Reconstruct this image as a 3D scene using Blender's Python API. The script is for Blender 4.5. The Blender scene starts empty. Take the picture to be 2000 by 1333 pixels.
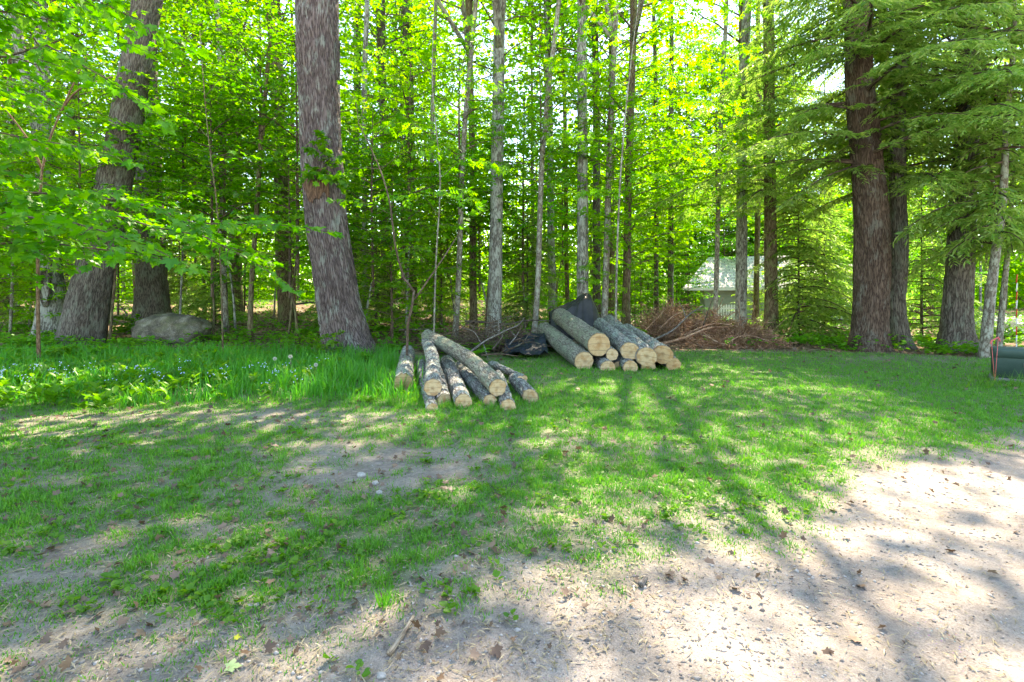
import bpy, math, random
import numpy as np
from mathutils import Vector, Matrix

SEED = 11
R = np.random.default_rng(SEED)
random.seed(SEED)
scene = bpy.context.scene
col = scene.collection
PI = math.pi
CAMH, FPX, HY = 1.5, 1000.0, 575.0

# ------------------------------------------------------------------ noise
_perm = np.random.default_rng(5).permutation(512)
_perm = np.concatenate([_perm, _perm, _perm])
_grad = np.random.default_rng(6).normal(size=(512, 3)); _grad /= np.linalg.norm(_grad, axis=1)[:, None]

def pn(x, y, z=0.0):
    x, y, z = np.broadcast_arrays(np.asarray(x, float), np.asarray(y, float), np.asarray(z, float))
    xi, yi, zi = np.floor(x).astype(int), np.floor(y).astype(int), np.floor(z).astype(int)
    fx, fy, fz = x - xi, y - yi, z - zi
    u, v, w = [f * f * f * (f * (f * 6 - 15) + 10) for f in (fx, fy, fz)]
    def g(dx, dy, dz):
        h = _perm[(_perm[(_perm[(xi + dx) & 511] + yi + dy) & 511] + zi + dz) & 511]
        gr = _grad[h]
        return gr[..., 0] * (fx - dx) + gr[..., 1] * (fy - dy) + gr[..., 2] * (fz - dz)
    l = lambda a, b, t: a + t * (b - a)
    return l(l(l(g(0,0,0), g(1,0,0), u), l(g(0,1,0), g(1,1,0), u), v),
             l(l(g(0,0,1), g(1,0,1), u), l(g(0,1,1), g(1,1,1), u), v), w) * 1.6

def fbm(x, y, z=0.0, o=4):
    s, a, f = 0.0, 1.0, 1.0
    for i in range(o):
        s = s + a * pn(np.asarray(x) * f + 17.3 * i, np.asarray(y) * f - 9.1 * i, np.asarray(z) * f)
        a *= .5; f *= 2.03
    return s

def sst(a, b, x):
    t = np.clip((np.asarray(x, float) - a) / (b - a), 0, 1)
    return t * t * (3 - 2 * t)

# ------------------------------------------------------------------ ground shape and masks
def road_line(x): return 2.12 + 0.53 * x - 0.012 * np.clip(x - 2, 0, 99) ** 2
def terr(x, y):
    x = np.asarray(x, float); y = np.asarray(y, float)
    h = .05 * pn(x * .35, y * .35, 3.1) + .022 * pn(x * 1.3, y * 1.3, 7.7)
    h = h * sst(.5, 4, y)
    h = h + .03 * np.clip(y - 14.5, 0, 28) * sst(9, -5, x) * 1.1
    h = h + .24 * np.exp(-((x - 1.6) / 1.3) ** 2 - ((y - 13.3) / 1.5) ** 2)
    h = h + .12 * np.exp(-((x + .2) / 1.0) ** 2 - ((y - 13.2) / 1.2) ** 2)
    h = h + .03 * sst(-.3, .6, y - road_line(x))
    h = h + 8 * sst(120, 420, np.hypot(x, y))
    return h

def P(px, py, Z): return Vector(((px - 1000) * Z / FPX, Z, CAMH + (HY - py) * Z / FPX))
def GX(px, Z):
    x = (px - 1000) * Z / FPX
    return Vector((x, Z, float(terr(x, Z))))
def G(px, py):
    t = 0.0
    for _ in range(8):
        Z = FPX * (CAMH - t) / (py - HY)
        t = float(terr((px - 1000) * Z / FPX, Z))
    return Vector(((px - 1000) * Z / FPX, Z, t))

def tall_mask(x, y):
    n = .5 * pn(x * .7, y * .7, 1.0)
    return sst(6.8, 7.2, y + n * .7 + .10 * np.clip(-x - 5, 0, 4)) * (1 - sst(11.6, 13.0, y + n)) * (1 - sst(-.25, .25, x + 1.2 + (y - 7) * .29 + n * .3))
def lawn_mask(x, y):       # where the mown grass may stand
    edge = 13.1 + .35 * pn(x * .5, y * .5, 4) - .9 * np.exp(-((x - 10.5) / 2.0) ** 2) + .5 * sst(13, 16, x)
    far = 1 - sst(-.5, .35, y - edge)
    left = 1 - sst(11.9, 12.7, y)
    return far * np.where(x < -.6, left, 1)
def grass_density(x, y):
    d = y - road_line(x) + .55 * fbm(x * .8, y * .8, 2.0, 3)
    a = sst(.05, 1.15, d)
    n = fbm(x * .75, y * .9, 5.0, 4); n2 = fbm(x * 2.6, y * 2.9, 15.0, 3)
    left = sst(1.5, -1.5, x)
    a = a * np.clip(.98 - .24 * left + .40 * n + .55 * n2 * (.45 + .55 * left) + .10 * sst(4.5, 8.5, y), .05, 1)
    bare = 1.3 * np.exp(-(((x + 1.05) / .95) ** 2 + ((y - 4.4) / .6) ** 2) ** 1.5)
    bare = bare + .9 * np.exp(-((y - 6.1 - .1 * pn(x, y)) / .42) ** 2) * (1 - sst(-1.6, -.4, x))
    bare = bare + .8 * np.exp(-(((x + 1.9) / .8) ** 2 + ((y - 5.0) / .2) ** 2))
    bare = bare + .75 * np.exp(-(((x + 2.9) / .7) ** 2 + ((y - 2.75) / .4) ** 2))
    bare = bare + .55 * np.exp(-(((x - 4.0) / .9) ** 2 + ((y - 6.1) / .22) ** 2))
    bare = bare + .5 * np.exp(-(((x - .2) / .8) ** 2 + ((y - 3.4) / .3) ** 2))
    bare = bare + .6 * np.exp(-(((x - 9.5) / 2.5) ** 2 + ((y - 11.6) / .7) ** 2))
    a = a * np.clip(1 - bare * (.75 + .5 * pn(x * 3, y * 3, 8)), 0.02, 1)
    a = a + .5 * np.exp(-(((x + .5) / 1.4) ** 2 + ((y - 6.9) / .9) ** 2))
    a = a * (1 - .75 * sst(2.75, 2.2, y + .25 * pn(x * 1.5, y * 1.5, 3)) * sst(.4, -.6, x))
    a = np.clip(a, 0, 1) * lawn_mask(x, y)
    return a * sst(.0, .5, d)

# ------------------------------------------------------------------ mesh helpers
class MB:
    """collects vertices, polygons, material indices and per-vertex attributes"""
    def __init__(s):
        s.v = []; s.loops = []; s.tot = []; s.mi = []; s.n = 0; s.at = {}
    def add(s, v, faces, mi=0, **attrs):
        v = np.asarray(v, float).reshape(-1, 3)
        for k in set(list(s.at) + list(attrs)):
            a = attrs.get(k)
            if k not in s.at:
                s.at[k] = []
                if s.n:
                    dim = 3 if (a is not None and np.ndim(a) == 2) else 1
                    s.at[k].append(np.zeros((s.n, 3)) if dim == 3 else np.zeros(s.n))
            if a is None:
                ref = s.at[k][0]
                a = np.zeros((len(v), 3)) if ref.ndim == 2 else np.zeros(len(v))
            a = np.asarray(a, float)
            if a.ndim == 0: a = np.full(len(v), float(a))
            s.at[k].append(a)
        s.v.append(v)
        fl = faces if isinstance(faces, list) and len(faces) and isinstance(faces[0], np.ndarray) and faces[0].ndim == 2 else None
        if fl is None:
            if isinstance(faces, np.ndarray) and faces.ndim == 2:
                fl = [faces]
            else:
                by = {}
                for f in faces: by.setdefault(len(f), []).append(f)
                fl = [np.array(a, int) for a in by.values()]
        for f in fl:
            s.loops.append((f + s.n).ravel()); s.tot.append(np.full(len(f), f.shape[1])); s.mi.append(np.full(len(f), mi))
        s.n += len(v)
    def mesh(s, name, mats, smooth=True):
        me = bpy.data.meshes.new(name)
        v = np.concatenate(s.v); L = np.concatenate(s.loops).astype(np.int32); T = np.concatenate(s.tot).astype(np.int32)
        me.vertices.add(len(v)); me.vertices.foreach_set('co', v.astype(np.float32).ravel())
        me.loops.add(len(L)); me.loops.foreach_set('vertex_index', L)
        me.polygons.add(len(T))
        me.polygons.foreach_set('loop_start', np.concatenate([[0], np.cumsum(T)[:-1]]).astype(np.int32))
        try: me.polygons.foreach_set('loop_total', T)
        except Exception: pass
        me.polygons.foreach_set('material_index', np.concatenate(s.mi).astype(np.int32))
        me.polygons.foreach_set('use_smooth', np.full(len(T), smooth))
        for k, a in s.at.items():
            a = np.concatenate(a)
            if a.ndim == 2:
                at = me.attributes.new(k, 'FLOAT_VECTOR', 'POINT'); at.data.foreach_set('vector', a.astype(np.float32).ravel())
            else:
                at = me.attributes.new(k, 'FLOAT', 'POINT'); at.data.foreach_set('value', a.astype(np.float32))
        me.update(calc_edges=True)
        for m in (mats if isinstance(mats, (list, tuple)) else [mats]): me.materials.append(m)
        return me

def link(name, me, parent=None, loc=(0, 0, 0)):
    o = bpy.data.objects.new(name, me); col.objects.link(o); o.location = loc
    if parent is not None: o.parent = parent
    return o
def tag(o, label=None, cat=None, group=None, kind=None):
    if label: o['label'] = label
    if cat: o['category'] = cat
    if group: o['group'] = group
    if kind: o['kind'] = kind
    return o
def thing(name, loc, label, cat, group=None, rz=0.0):
    o = bpy.data.objects.new(name, None); col.objects.link(o)
    o.location = loc; o.rotation_euler = (0, 0, rz); o.empty_display_size = .2
    return tag(o, label, cat, group)

def smooth_path(pts, n):
    pts = np.asarray(pts, float)
    if len(pts) == 2:
        t = np.linspace(0, 1, n)[:, None]; return pts[0] * (1 - t) + pts[1] * t
    d = np.concatenate([[0], np.cumsum(np.linalg.norm(np.diff(pts[:, :3], axis=0), axis=1))]); d /= d[-1]
    m = np.gradient(pts, d, axis=0)
    t = np.linspace(0, 1, n); i = np.clip(np.searchsorted(d, t, 'right') - 1, 0, len(d) - 2)
    h = (d[i + 1] - d[i])[:, None]; s = ((t - d[i]) / (d[i + 1] - d[i]))[:, None]
    return ((2*s**3 - 3*s**2 + 1) * pts[i] + (s**3 - 2*s**2 + s) * h * m[i] + (-2*s**3 + 3*s**2) * pts[i+1] + (s**3 - s**2) * h * m[i+1])

def tube(mb, path, rad, ns=8, mi=0, cap=True, disp=0.0, dfreq=(12, 2.2), flare=0.0, fh=.45, seed=0.0, lobes=5):
    """a tapered tube along a path; attribute bark = (r cos, r sin, length) for seamless bark"""
    path = np.asarray(path, float); n = len(path)
    rad = np.broadcast_to(np.asarray(rad, float), (n,))
    tg = np.gradient(path, axis=0); tg /= np.linalg.norm(tg, axis=1)[:, None] + 1e-9
    up = np.array([0, 0, 1.0]) if abs(tg[0, 2]) < .8 else np.array([1.0, 0, 0])
    a = np.empty((n, 3)); u = up - tg[0] * (up @ tg[0]); u /= np.linalg.norm(u)
    for i in range(n):
        u = u - tg[i] * (u @ tg[i]); u /= np.linalg.norm(u) + 1e-9; a[i] = u
    b = np.cross(tg, a)
    th = np.linspace(0, 2 * PI, ns, endpoint=False)
    c, s_ = np.cos(th)[None, :], np.sin(th)[None, :]
    L = np.concatenate([[0], np.cumsum(np.linalg.norm(np.diff(path, axis=0), axis=1))])[:, None]
    r = rad[:, None] * np.ones((1, ns))
    if flare:
        lob = .55 + .45 * np.cos(th * lobes + seed * 3) + .35 * np.cos(th * 3 + seed)
        r = r * (1 + flare * np.exp(-L / fh) * (.45 + .55 * lob[None, :]))
    bk = np.stack([r * c + seed, r * s_, L + 0 * r], -1)
    if disp:
        q = fbm(bk[..., 0] * dfreq[0], bk[..., 1] * dfreq[0], bk[..., 2] * dfreq[1] + seed, 3)
        big = pn(bk[..., 0] * 2.2, bk[..., 1] * 2.2, bk[..., 2] * .7 + seed)
        r = r + disp * (1.2 * np.minimum(np.abs(q) * 2.2, 1) - .8) + disp * .9 * big
    v = path[:, None, :] + a[:, None, :] * (r * c)[..., None] + b[:, None, :] * (r * s_)[..., None]
    i = np.arange(n - 1)[:, None] * ns; j = np.arange(ns)[None, :]; k = (j + 1) % ns
    f = np.stack([i + j, i + k, i + ns + k, i + ns + j], -1).reshape(-1, 4)
    fl = [f]
    if cap: fl += [np.arange(ns)[::-1][None, :], (np.arange(ns) + (n - 1) * ns)[None, :]]
    mb.add(v.reshape(-1, 3), fl, mi, bark=bk.reshape(-1, 3))
    return v

def box(mb, x0, x1, y0, y1, z0, z1, mi=0):
    v = np.array([[x, y, z] for z in (z0, z1) for y in (y0, y1) for x in (x0, x1)], float)
    mb.add(v, np.array([[0, 2, 3, 1], [4, 5, 7, 6], [0, 1, 5, 4], [2, 6, 7, 3], [0, 4, 6, 2], [1, 3, 7, 5]]), mi)

# leaf templates: (x across, y along, z lift), faces
def T_ovate(w=.42):
    v = np.array([[0, 0, 0], [-w * .8, .30, .07], [-w * .75, .66, .05], [0, 1, -.10], [w * .75, .66, .05], [w * .8, .30, .07]])
    return v, [np.array([[0, 3, 2, 1], [0, 5, 4, 3]])]
def T_diamond(w=.3):
    return np.array([[0, 0, 0], [w, .45, .05], [0, 1, -.05], [-w, .45, .05]]), [np.array([[0, 1, 2, 3]])]
def T_maple():
    h = [(.10, .02), (.36, -.06), (.30, .14), (.44, .30), (.60, .50), (.44, .52), (.40, .62), (.20, .50), (.24, .74), (.12, .80)]
    out = [(0, .06)] + h + [(0, 1.05)] + [(-x, y) for x, y in h[::-1]]
    v = [(0, .34)] + out
    v = np.array([(x, y, .16 * abs(x) - .18 * y * y) for x, y in v])
    n = len(out)
    return v, [np.array([[0, 1 + i, 1 + (i + 1) % n] for i in range(n)])]
def T_ash():
    vs, fs, n = [], [], 0
    for y, sd in ((.12, 1), (.14, -1), (.40, 1), (.42, -1), (.66, 1), (.68, -1), (.78, 0)):
        d = np.array([sd * .85, .52]) if sd else np.array([0, 1.0]); d /= np.linalg.norm(d)
        q = np.array([-d[1], d[0]]); L = .42 if sd else .4
        for (a, b, z) in ((0, 0, 0), (.5, .28, .03), (1, 0, -.07), (.5, -.28, .03)):
            vs.append((d[0] * L * a + q[0] * L * b, y + d[1] * L * a + q[1] * L * b, z - .1 * y * y))
        fs.append((n, n + 1, n + 2, n + 3)); n += 4
    return np.array(vs), [np.array(fs)]
def T_blade(seg=2):
    if seg == 2:
        return np.array([[-.5, 0, 0], [.5, 0, 0], [-.36, .55, 0], [.36, .55, 0], [0, 1, 0]]), [np.array([[0, 1, 3, 2]]), np.array([[2, 3, 4]])]

def put_leaves(mb, tmpl, pos, axis, nrm, size, var, mi=0, width=None):
    tv, tf = tmpl
    pos = np.asarray(pos, float); m = len(pos)
    if m == 0: return
    axis = axis / (np.linalg.norm(axis, axis=1)[:, None] + 1e-9)
    nrm = nrm - axis * (nrm * axis).sum(1)[:, None]; nrm /= np.linalg.norm(nrm, axis=1)[:, None] + 1e-9
    side = np.cross(axis, nrm)
    size = np.broadcast_to(np.asarray(size, float), (m,))
    wd = size if width is None else np.broadcast_to(np.asarray(width, float), (m,))
    v = (pos[:, None, :] + side[:, None, :] * (tv[None, :, 0] * wd[:, None])[..., None]
         + axis[:, None, :] * (tv[None, :, 1] * size[:, None])[..., None] + nrm[:, None, :] * (tv[None, :, 2] * size[:, None])[..., None])
    k = len(tv); off = np.arange(m)[:, None, None] * k
    mb.add(v.reshape(-1, 3), [(f[None] + off).reshape(-1, f.shape[1]) for f in tf], mi, var=np.repeat(var, k))

# ------------------------------------------------------------------ materials
def nt(name):
    m = bpy.data.materials.new(name); m.use_nodes = True; t = m.node_tree; t.nodes.clear()
    return m, t, t.nodes, t.links
def N(t, typ, **kw):
    n = t.nodes.new(typ)
    for k, v in kw.items():
        if k == 'inp':
            for i, x in v.items(): n.inputs[i].default_value = x
        else: setattr(n, k, v)
    return n
def rgb(c): return (c[0], c[1], c[2], 1.0)
def ramp(t, fac, stops):
    r = t.nodes.new('ShaderNodeValToRGB'); e = r.color_ramp.elements
    while len(e) < len(stops): e.new(.5)
    for i, (p, c) in enumerate(stops): e[i].position = p; e[i].color = rgb(c) if not np.isscalar(c) else (c, c, c, 1)
    t.links.new(fac, r.inputs[0]); return r.outputs[0]
def mix(t, fac, a, b, typ='MIX'):
    m = t.nodes.new('ShaderNodeMix'); m.data_type = 'RGBA'; m.blend_type = typ
    for s, x in ((0, fac), (6, a), (7, b)):
        if hasattr(x, 'is_linked') or hasattr(x, 'links'): t.links.new(x, m.inputs[s])
        else: m.inputs[s].default_value = x if s == 0 else rgb(x)
    return m.outputs[2]
def math_(t, op, a, b=0.0):
    m = t.nodes.new('ShaderNodeMath'); m.operation = op
    for s, x in ((0, a), (1, b)):
        if hasattr(x, 'links'): t.links.new(x, m.inputs[s])
        else: m.inputs[s].default_value = x
    return m.outputs[0]
def attr(t, name):
    return N(t, 'ShaderNodeAttribute', attribute_name=name)
def noise(t, vec, scale, detail=4, rough=.55, out=0):
    n = N(t, 'ShaderNodeTexNoise', inp={'Scale': scale, 'Detail': detail, 'Roughness': rough})
    if vec is not None: t.links.new(vec, n.inputs['Vector'])
    return n.outputs[out]
def mapping(t, vec, sc):
    m = N(t, 'ShaderNodeMapping'); m.inputs['Scale'].default_value = sc; t.links.new(vec, m.inputs['Vector']); return m.outputs[0]
def finish(t, col_, rough=.9, bump=None, bs=.5, bd=.02, spec=.3):
    p = N(t, 'ShaderNodeBsdfPrincipled'); o = N(t, 'ShaderNodeOutputMaterial')
    if hasattr(col_, 'links'): t.links.new(col_, p.inputs['Base Color'])
    else: p.inputs['Base Color'].default_value = rgb(col_)
    p.inputs['Roughness'].default_value = rough; p.inputs['Specular IOR Level'].default_value = spec
    if bump is not None:
        b = N(t, 'ShaderNodeBump', inp={'Strength': bs, 'Distance': bd}); t.links.new(bump, b.inputs['Height']); t.links.new(b.outputs[0], p.inputs['Normal'])
    t.links.new(p.outputs[0], o.inputs[0]); return p

def leaf_mat(name, c1, c2, t1, t2, tf=.5, gl=.05, hue=.02):
    m, t, nn, ll = nt(name)
    v = attr(t, 'var').outputs['Fac']
    oi = N(t, 'ShaderNodeObjectInfo').outputs['Random']
    hs = lambda c: c
    def shift(c):
        h = N(t, 'ShaderNodeHueSaturation')
        ll.new(c, h.inputs['Color'])
        ll.new(math_(t, 'ADD', math_(t, 'MULTIPLY', oi, hue), .5 - hue / 2), h.inputs['Hue'])
        ll.new(math_(t, 'ADD', math_(t, 'MULTIPLY', oi, .3), .85), h.inputs['Value'])
        return h.outputs[0]
    a = shift(mix(t, v, c1, c2)); b = shift(mix(t, v, t1, t2))
    d = N(t, 'ShaderNodeBsdfDiffuse'); ll.new(a, d.inputs[0])
    tr = N(t, 'ShaderNodeBsdfTranslucent'); ll.new(b, tr.inputs[0])
    g = N(t, 'ShaderNodeBsdfGlossy', inp={'Roughness': .42})
    m1 = N(t, 'ShaderNodeMixShader', inp={0: tf}); ll.new(d.outputs[0], m1.inputs[1]); ll.new(tr.outputs[0], m1.inputs[2])
    m2 = N(t, 'ShaderNodeMixShader', inp={0: gl}); ll.new(m1.outputs[0], m2.inputs[1]); ll.new(g.outputs[0], m2.inputs[2])
    o = N(t, 'ShaderNodeOutputMaterial'); ll.new(m2.outputs[0], o.inputs[0])
    return m

def bark_mat(name, dark, mid, light, sx=26, sz=4.5, lichen=None, lam=.5, lsc=2.5, bs=.7, bd=.02, grain=1.0):
    m, t, nn, ll = nt(name)
    b = attr(t, 'bark').outputs['Vector']
    mv = mapping(t, b, (sx, sx, sz))
    n1 = noise(t, mapping(t, b, (sx * 2.6, sx * 2.6, sz * 2.2)), 1.0, 4, .6)
    nf = noise(t, mv, .8, 3, .55)
    fur = ramp(t, math_(t, 'ABSOLUTE', math_(t, 'SUBTRACT', nf, .5)), [(0.0, 0.0), (.11, 1.0)])
    h = math_(t, 'ADD', math_(t, 'MULTIPLY', fur, .5), math_(t, 'MULTIPLY', n1, .75))
    c = ramp(t, h, [(.28, dark), (.62, mid), (1.0, light)])
    big = noise(t, mapping(t, b, (1.6, 1.6, .8)), 1.0, 3)
    c = mix(t, .55, c, ramp(t, big, [(.3, (.55, .52, .50)), (.7, (1.25, 1.25, 1.25))]), 'MULTIPLY')
    if lichen:
        lm = ramp(t, math_(t, 'ADD', noise(t, mapping(t, b, (lsc * 2, lsc * 2, lsc)), 1.0, 6, .65), math_(t, 'MULTIPLY', fur, .10)), [(.62 - lam * .2, 0.0), (.74 - lam * .2, 1.0)])
        c = mix(t, math_(t, 'MULTIPLY', lm, .75), c, lichen)
    finish(t, c, .92, h, bs, bd, .2)
    return m

def plain_mat(name, a, b, sc=8, rough=.8, bs=.3, bd=.01, spec=.3):
    m, t, nn, ll = nt(name)
    tc = N(t, 'ShaderNodeTexCoord').outputs['Object']
    n = noise(t, tc, sc, 5, .6)
    finish(t, ramp(t, n, [(.3, a), (.7, b)]), rough, n, bs, bd, spec)
    return m

M = {}
M['maple'] = leaf_mat('maple_leaf', (.035, .19, .006), (.09, .29, .010), (.10, .46, .004), (.26, .64, .010), .52, .035)
M['beech'] = leaf_mat('beech_leaf', (.05, .22, .006), (.14, .34, .012), (.22, .64, .005), (.44, .82, .016), .56, .035)
M['canopy'] = leaf_mat('canopy_leaf', (.05, .20, .006), (.11, .28, .012), (.20, .58, .006), (.42, .78, .016), .55, .03)
M['hemlock'] = leaf_mat('hemlock_needle', (.10, .25, .035), (.34, .46, .12), (.20, .44, .035), (.46, .66, .10), .5, .05, .015)
M['grass'] = leaf_mat('grass_blade', (.035, .24, .010), (.15, .37, .035), (.06, .38, .008), (.23, .52, .03), .4, .035)
M['tallgrass'] = leaf_mat('tall_grass_blade', (.032, .25, .018), (.10, .38, .03), (.06, .42, .015), (.18, .56, .03), .42, .04)
M['fern'] = leaf_mat('fern_frond', (.05, .23, .010), (.12, .33, .02), (.13, .46, .008), (.28, .60, .02), .45, .03)
M['dead'] = leaf_mat('dead_leaf', (.10, .062, .04), (.30, .20, .135), (.14, .08, .04), (.25, .15, .08), .2, .04, .01)
M['straw'] = leaf_mat('dry_straw', (.30, .24, .13), (.48, .40, .26), (.2, .15, .08), (.3, .24, .12), .2, .04, .01)
M['pine'] = bark_mat('pine_bark', (.04, .03, .028), (.16, .122, .118), (.27, .215, .205), 34, 3.4, (.30, .33, .29), .12, 2.2, .9, .03)
M['oak'] = bark_mat('oak_bark', (.04, .033, .026), (.155, .13, .11), (.26, .23, .195), 32, 4.2, (.22, .24, .19), .3, 2.0, .9, .03)
M['hembark'] = bark_mat('hemlock_bark', (.03, .018, .013), (.11, .073, .055), (.20, .14, .105), 36, 4.2, (.18, .17, .14), .1, 2.0, .9, .025)
M['grey'] = bark_mat('grey_maple_bark', (.06, .056, .046), (.19, .18, .16), (.35, .34, .31), 20, 5, (.42, .45, .40), .55, 3.0, .6, .015)
M['brown'] = bark_mat('brown_bark', (.045, .032, .02), (.15, .11, .065), (.26, .21, .14), 24, 5, (.20, .22, .10), .35, 2.5, .7, .02)
M['dark'] = bark_mat('dark_bark', (.03, .022, .018), (.085, .065, .05), (.18, .15, .12), 22, 5, (.16, .18, .12), .3, 2.5, .7, .02)
M['pale'] = bark_mat('pale_bark', (.09, .075, .055), (.23, .20, .16), (.36, .33, .28), 16, 7, (.40, .43, .36), .4, 5.0, .4, .01)
M['log'] = bark_mat('log_bark', (.06, .055, .05), (.24, .23, .22), (.46, .45, .43), 30, 7, (.36, .42, .36), .35, 3.5, .9, .02)
M['logb'] = bark_mat('weathered_log_bark', (.07, .06, .045), (.25, .225, .18), (.44, .41, .35), 34, 6, (.27, .31, .22), .55, 3.0, .9, .02)
M['twig'] = bark_mat('twig_bark', (.05, .035, .025), (.13, .09, .065), (.22, .17, .13), 40, 10, None, .4, 3, .3, .004)
M['reddish'] = bark_mat('young_maple_bark', (.08, .045, .025), (.20, .12, .07), (.32, .22, .14), 40, 10, None, .4, 3, .3, .004)
M['greytwig'] = bark_mat('dead_branch_bark', (.07, .06, .052), (.17, .155, .14), (.30, .28, .26), 40, 10, None, .4, 3, .3, .004)

def cut_mat():
    m, t, nn, ll = nt('sawn_wood')
    a = attr(t, 'cut').outputs['Vector']              # radius-normalised face coordinates, z = a seed
    wob = mix(t, .07, a, noise(t, a, 2.2, 3, .5, out=1))
    ln = N(t, 'ShaderNodeVectorMath', operation='LENGTH')
    mp = N(t, 'ShaderNodeMapping'); mp.inputs['Scale'].default_value = (1, 1, 0); ll.new(wob, mp.inputs['Vector']); ll.new(mp.outputs[0], ln.inputs[0])
    r = ln.outputs['Value']
    ring = math_(t, 'SINE', math_(t, 'MULTIPLY', r, 62.0))
    c = ramp(t, math_(t, 'ADD', math_(t, 'MULTIPLY', ring, .5), .5), [(0, (.60, .44, .26)), (1, (.70, .54, .34))])
    heart = ramp(t, math_(t, 'ADD', r, math_(t, 'MULTIPLY', noise(t, a, 4, 4), .25)), [(.14, 1.0), (.42, 0.0)])
    c = mix(t, math_(t, 'MULTIPLY', heart, .75), c, (.30, .18, .09))
    saw = noise(t, mapping(t, a, (3, 30, 1)), 1.0, 3)
    c = mix(t, .35, c, ramp(t, saw, [(.35, (.72, .68, .62)), (.65, (1.1, 1.1, 1.1))]), 'MULTIPLY')
    st = noise(t, a, 1.8, 4)
    c = mix(t, ramp(t, st, [(.46, 0.0), (.64, .75)]), c, (.46, .25, .10))
    edge = ramp(t, r, [(.86, 0.0), (.95, 1.0)])
    c = mix(t, math_(t, 'MULTIPLY', edge, .7), c, (.16, .11, .075))
    oi = N(t, 'ShaderNodeObjectInfo').outputs['Random']
    c = mix(t, math_(t, 'MULTIPLY', oi, .55), c, mix(t, oi, (1.05, .98, .90), (.80, .66, .50)), 'MULTIPLY')
    wv = N(t, 'ShaderNodeTexWave', inp={'Scale': .55, 'Distortion': 2.0, 'Detail': 2.0, 'Detail Scale': 1.5}); ll.new(a, wv.inputs['Vector'])
    c = mix(t, ramp(t, wv.outputs['Fac'], [(.0, .55), (.05, 0.0)]), c, (.25, .15, .08))
    finish(t, c, .8, math_(t, 'ADD', saw, math_(t, 'MULTIPLY', r, .3)), .5, .006, .25)
    return m
M['cut'] = cut_mat()

def ground_mat():
    m, t, nn, ll = nt('yard_ground')
    pos = N(t, 'ShaderNodeTexCoord').outputs['Object']
    gr = attr(t, 'grassy').outputs['Fac']; rd = attr(t, 'road').outputs['Fac']; df = attr(t, 'duff').outputs['Fac']
    n1 = noise(t, pos, 1.4, 6, .65); n2 = noise(t, pos, 22, 5, .7); n3 = noise(t, pos, 140, 3, .6)
    soil = ramp(t, math_(t, 'ADD', math_(t, 'MULTIPLY', n1, .5), math_(t, 'MULTIPLY', n2, .5)), [(.33, (.15, .12, .10)), (.5, (.27, .225, .19)), (.66, (.40, .345, .30))])
    soil = mix(t, .5, soil, ramp(t, n3, [(.35, (.6, .6, .6)), (.65, (1.35, 1.35, 1.35))]), 'MULTIPLY')
    sand = ramp(t, math_(t, 'ADD', math_(t, 'MULTIPLY', n1, .55), math_(t, 'MULTIPLY', n2, .45)), [(.36, (.235, .197, .168)), (.52, (.345, .295, .255)), (.68, (.445, .39, .345))])
    sand = mix(t, .55, sand, ramp(t, n3, [(.35, (.55, .52, .5)), (.62, (1.25, 1.25, 1.25))]), 'MULTIPLY')
    sand = mix(t, ramp(t, noise(t, pos, 2.1, 6, .7), [(.52, 0.0), (.68, .55)]), sand, (.25, .205, .165))
    vp = N(t, 'ShaderNodeTexVoronoi', inp={'Scale': 55.0, 'Randomness': 1.0}); ll.new(pos, vp.inputs['Vector'])
    pm = math_(t, 'MULTIPLY', ramp(t, vp.outputs['Distance'], [(.16, 1.0), (.26, 0.0)]), ramp(t, noise(t, pos, 3.0, 3), [(.48, 0.0), (.62, .8)]))
    sand = mix(t, pm, sand, mix(t, .8, (.30, .26, .23), vp.outputs['Color'], 'SOFT_LIGHT'))
    thatch = ramp(t, n2, [(.3, (.055, .11, .025)), (.62, (.11, .18, .05)), (.8, (.22, .24, .11))])
    vl = N(t, 'ShaderNodeTexVoronoi', inp={'Scale': 13.0, 'Randomness': 1.0}); ll.new(pos, vl.inputs['Vector'])
    sep = N(t, 'ShaderNodeSeparateColor'); ll.new(vl.outputs['Color'], sep.inputs[0])
    litter = ramp(t, sep.outputs[0], [(0.0, (.06, .04, .025)), (.4, (.17, .10, .06)), (.75, (.30, .20, .13)), (1.0, (.42, .32, .24))])
    litter = mix(t, .6, litter, ramp(t, n2, [(.35, (.5, .5, .5)), (.65, (1.2, 1.2, 1.2))]), 'MULTIPLY')
    c = mix(t, rd, soil, sand)
    c = mix(t, math_(t, 'MULTIPLY', gr, .8), c, thatch)
    c = mix(t, df, c, litter)
    h = math_(t, 'ADD', math_(t, 'MULTIPLY', n2, .7), math_(t, 'ADD', math_(t, 'MULTIPLY', n3, .25), math_(t, 'MULTIPLY', math_(t, 'MULTIPLY', vl.outputs['Distance'], df), .6)))
    finish(t, c, .95, h, .8, .02, .15)
    return m
M['ground'] = ground_mat()

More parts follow.
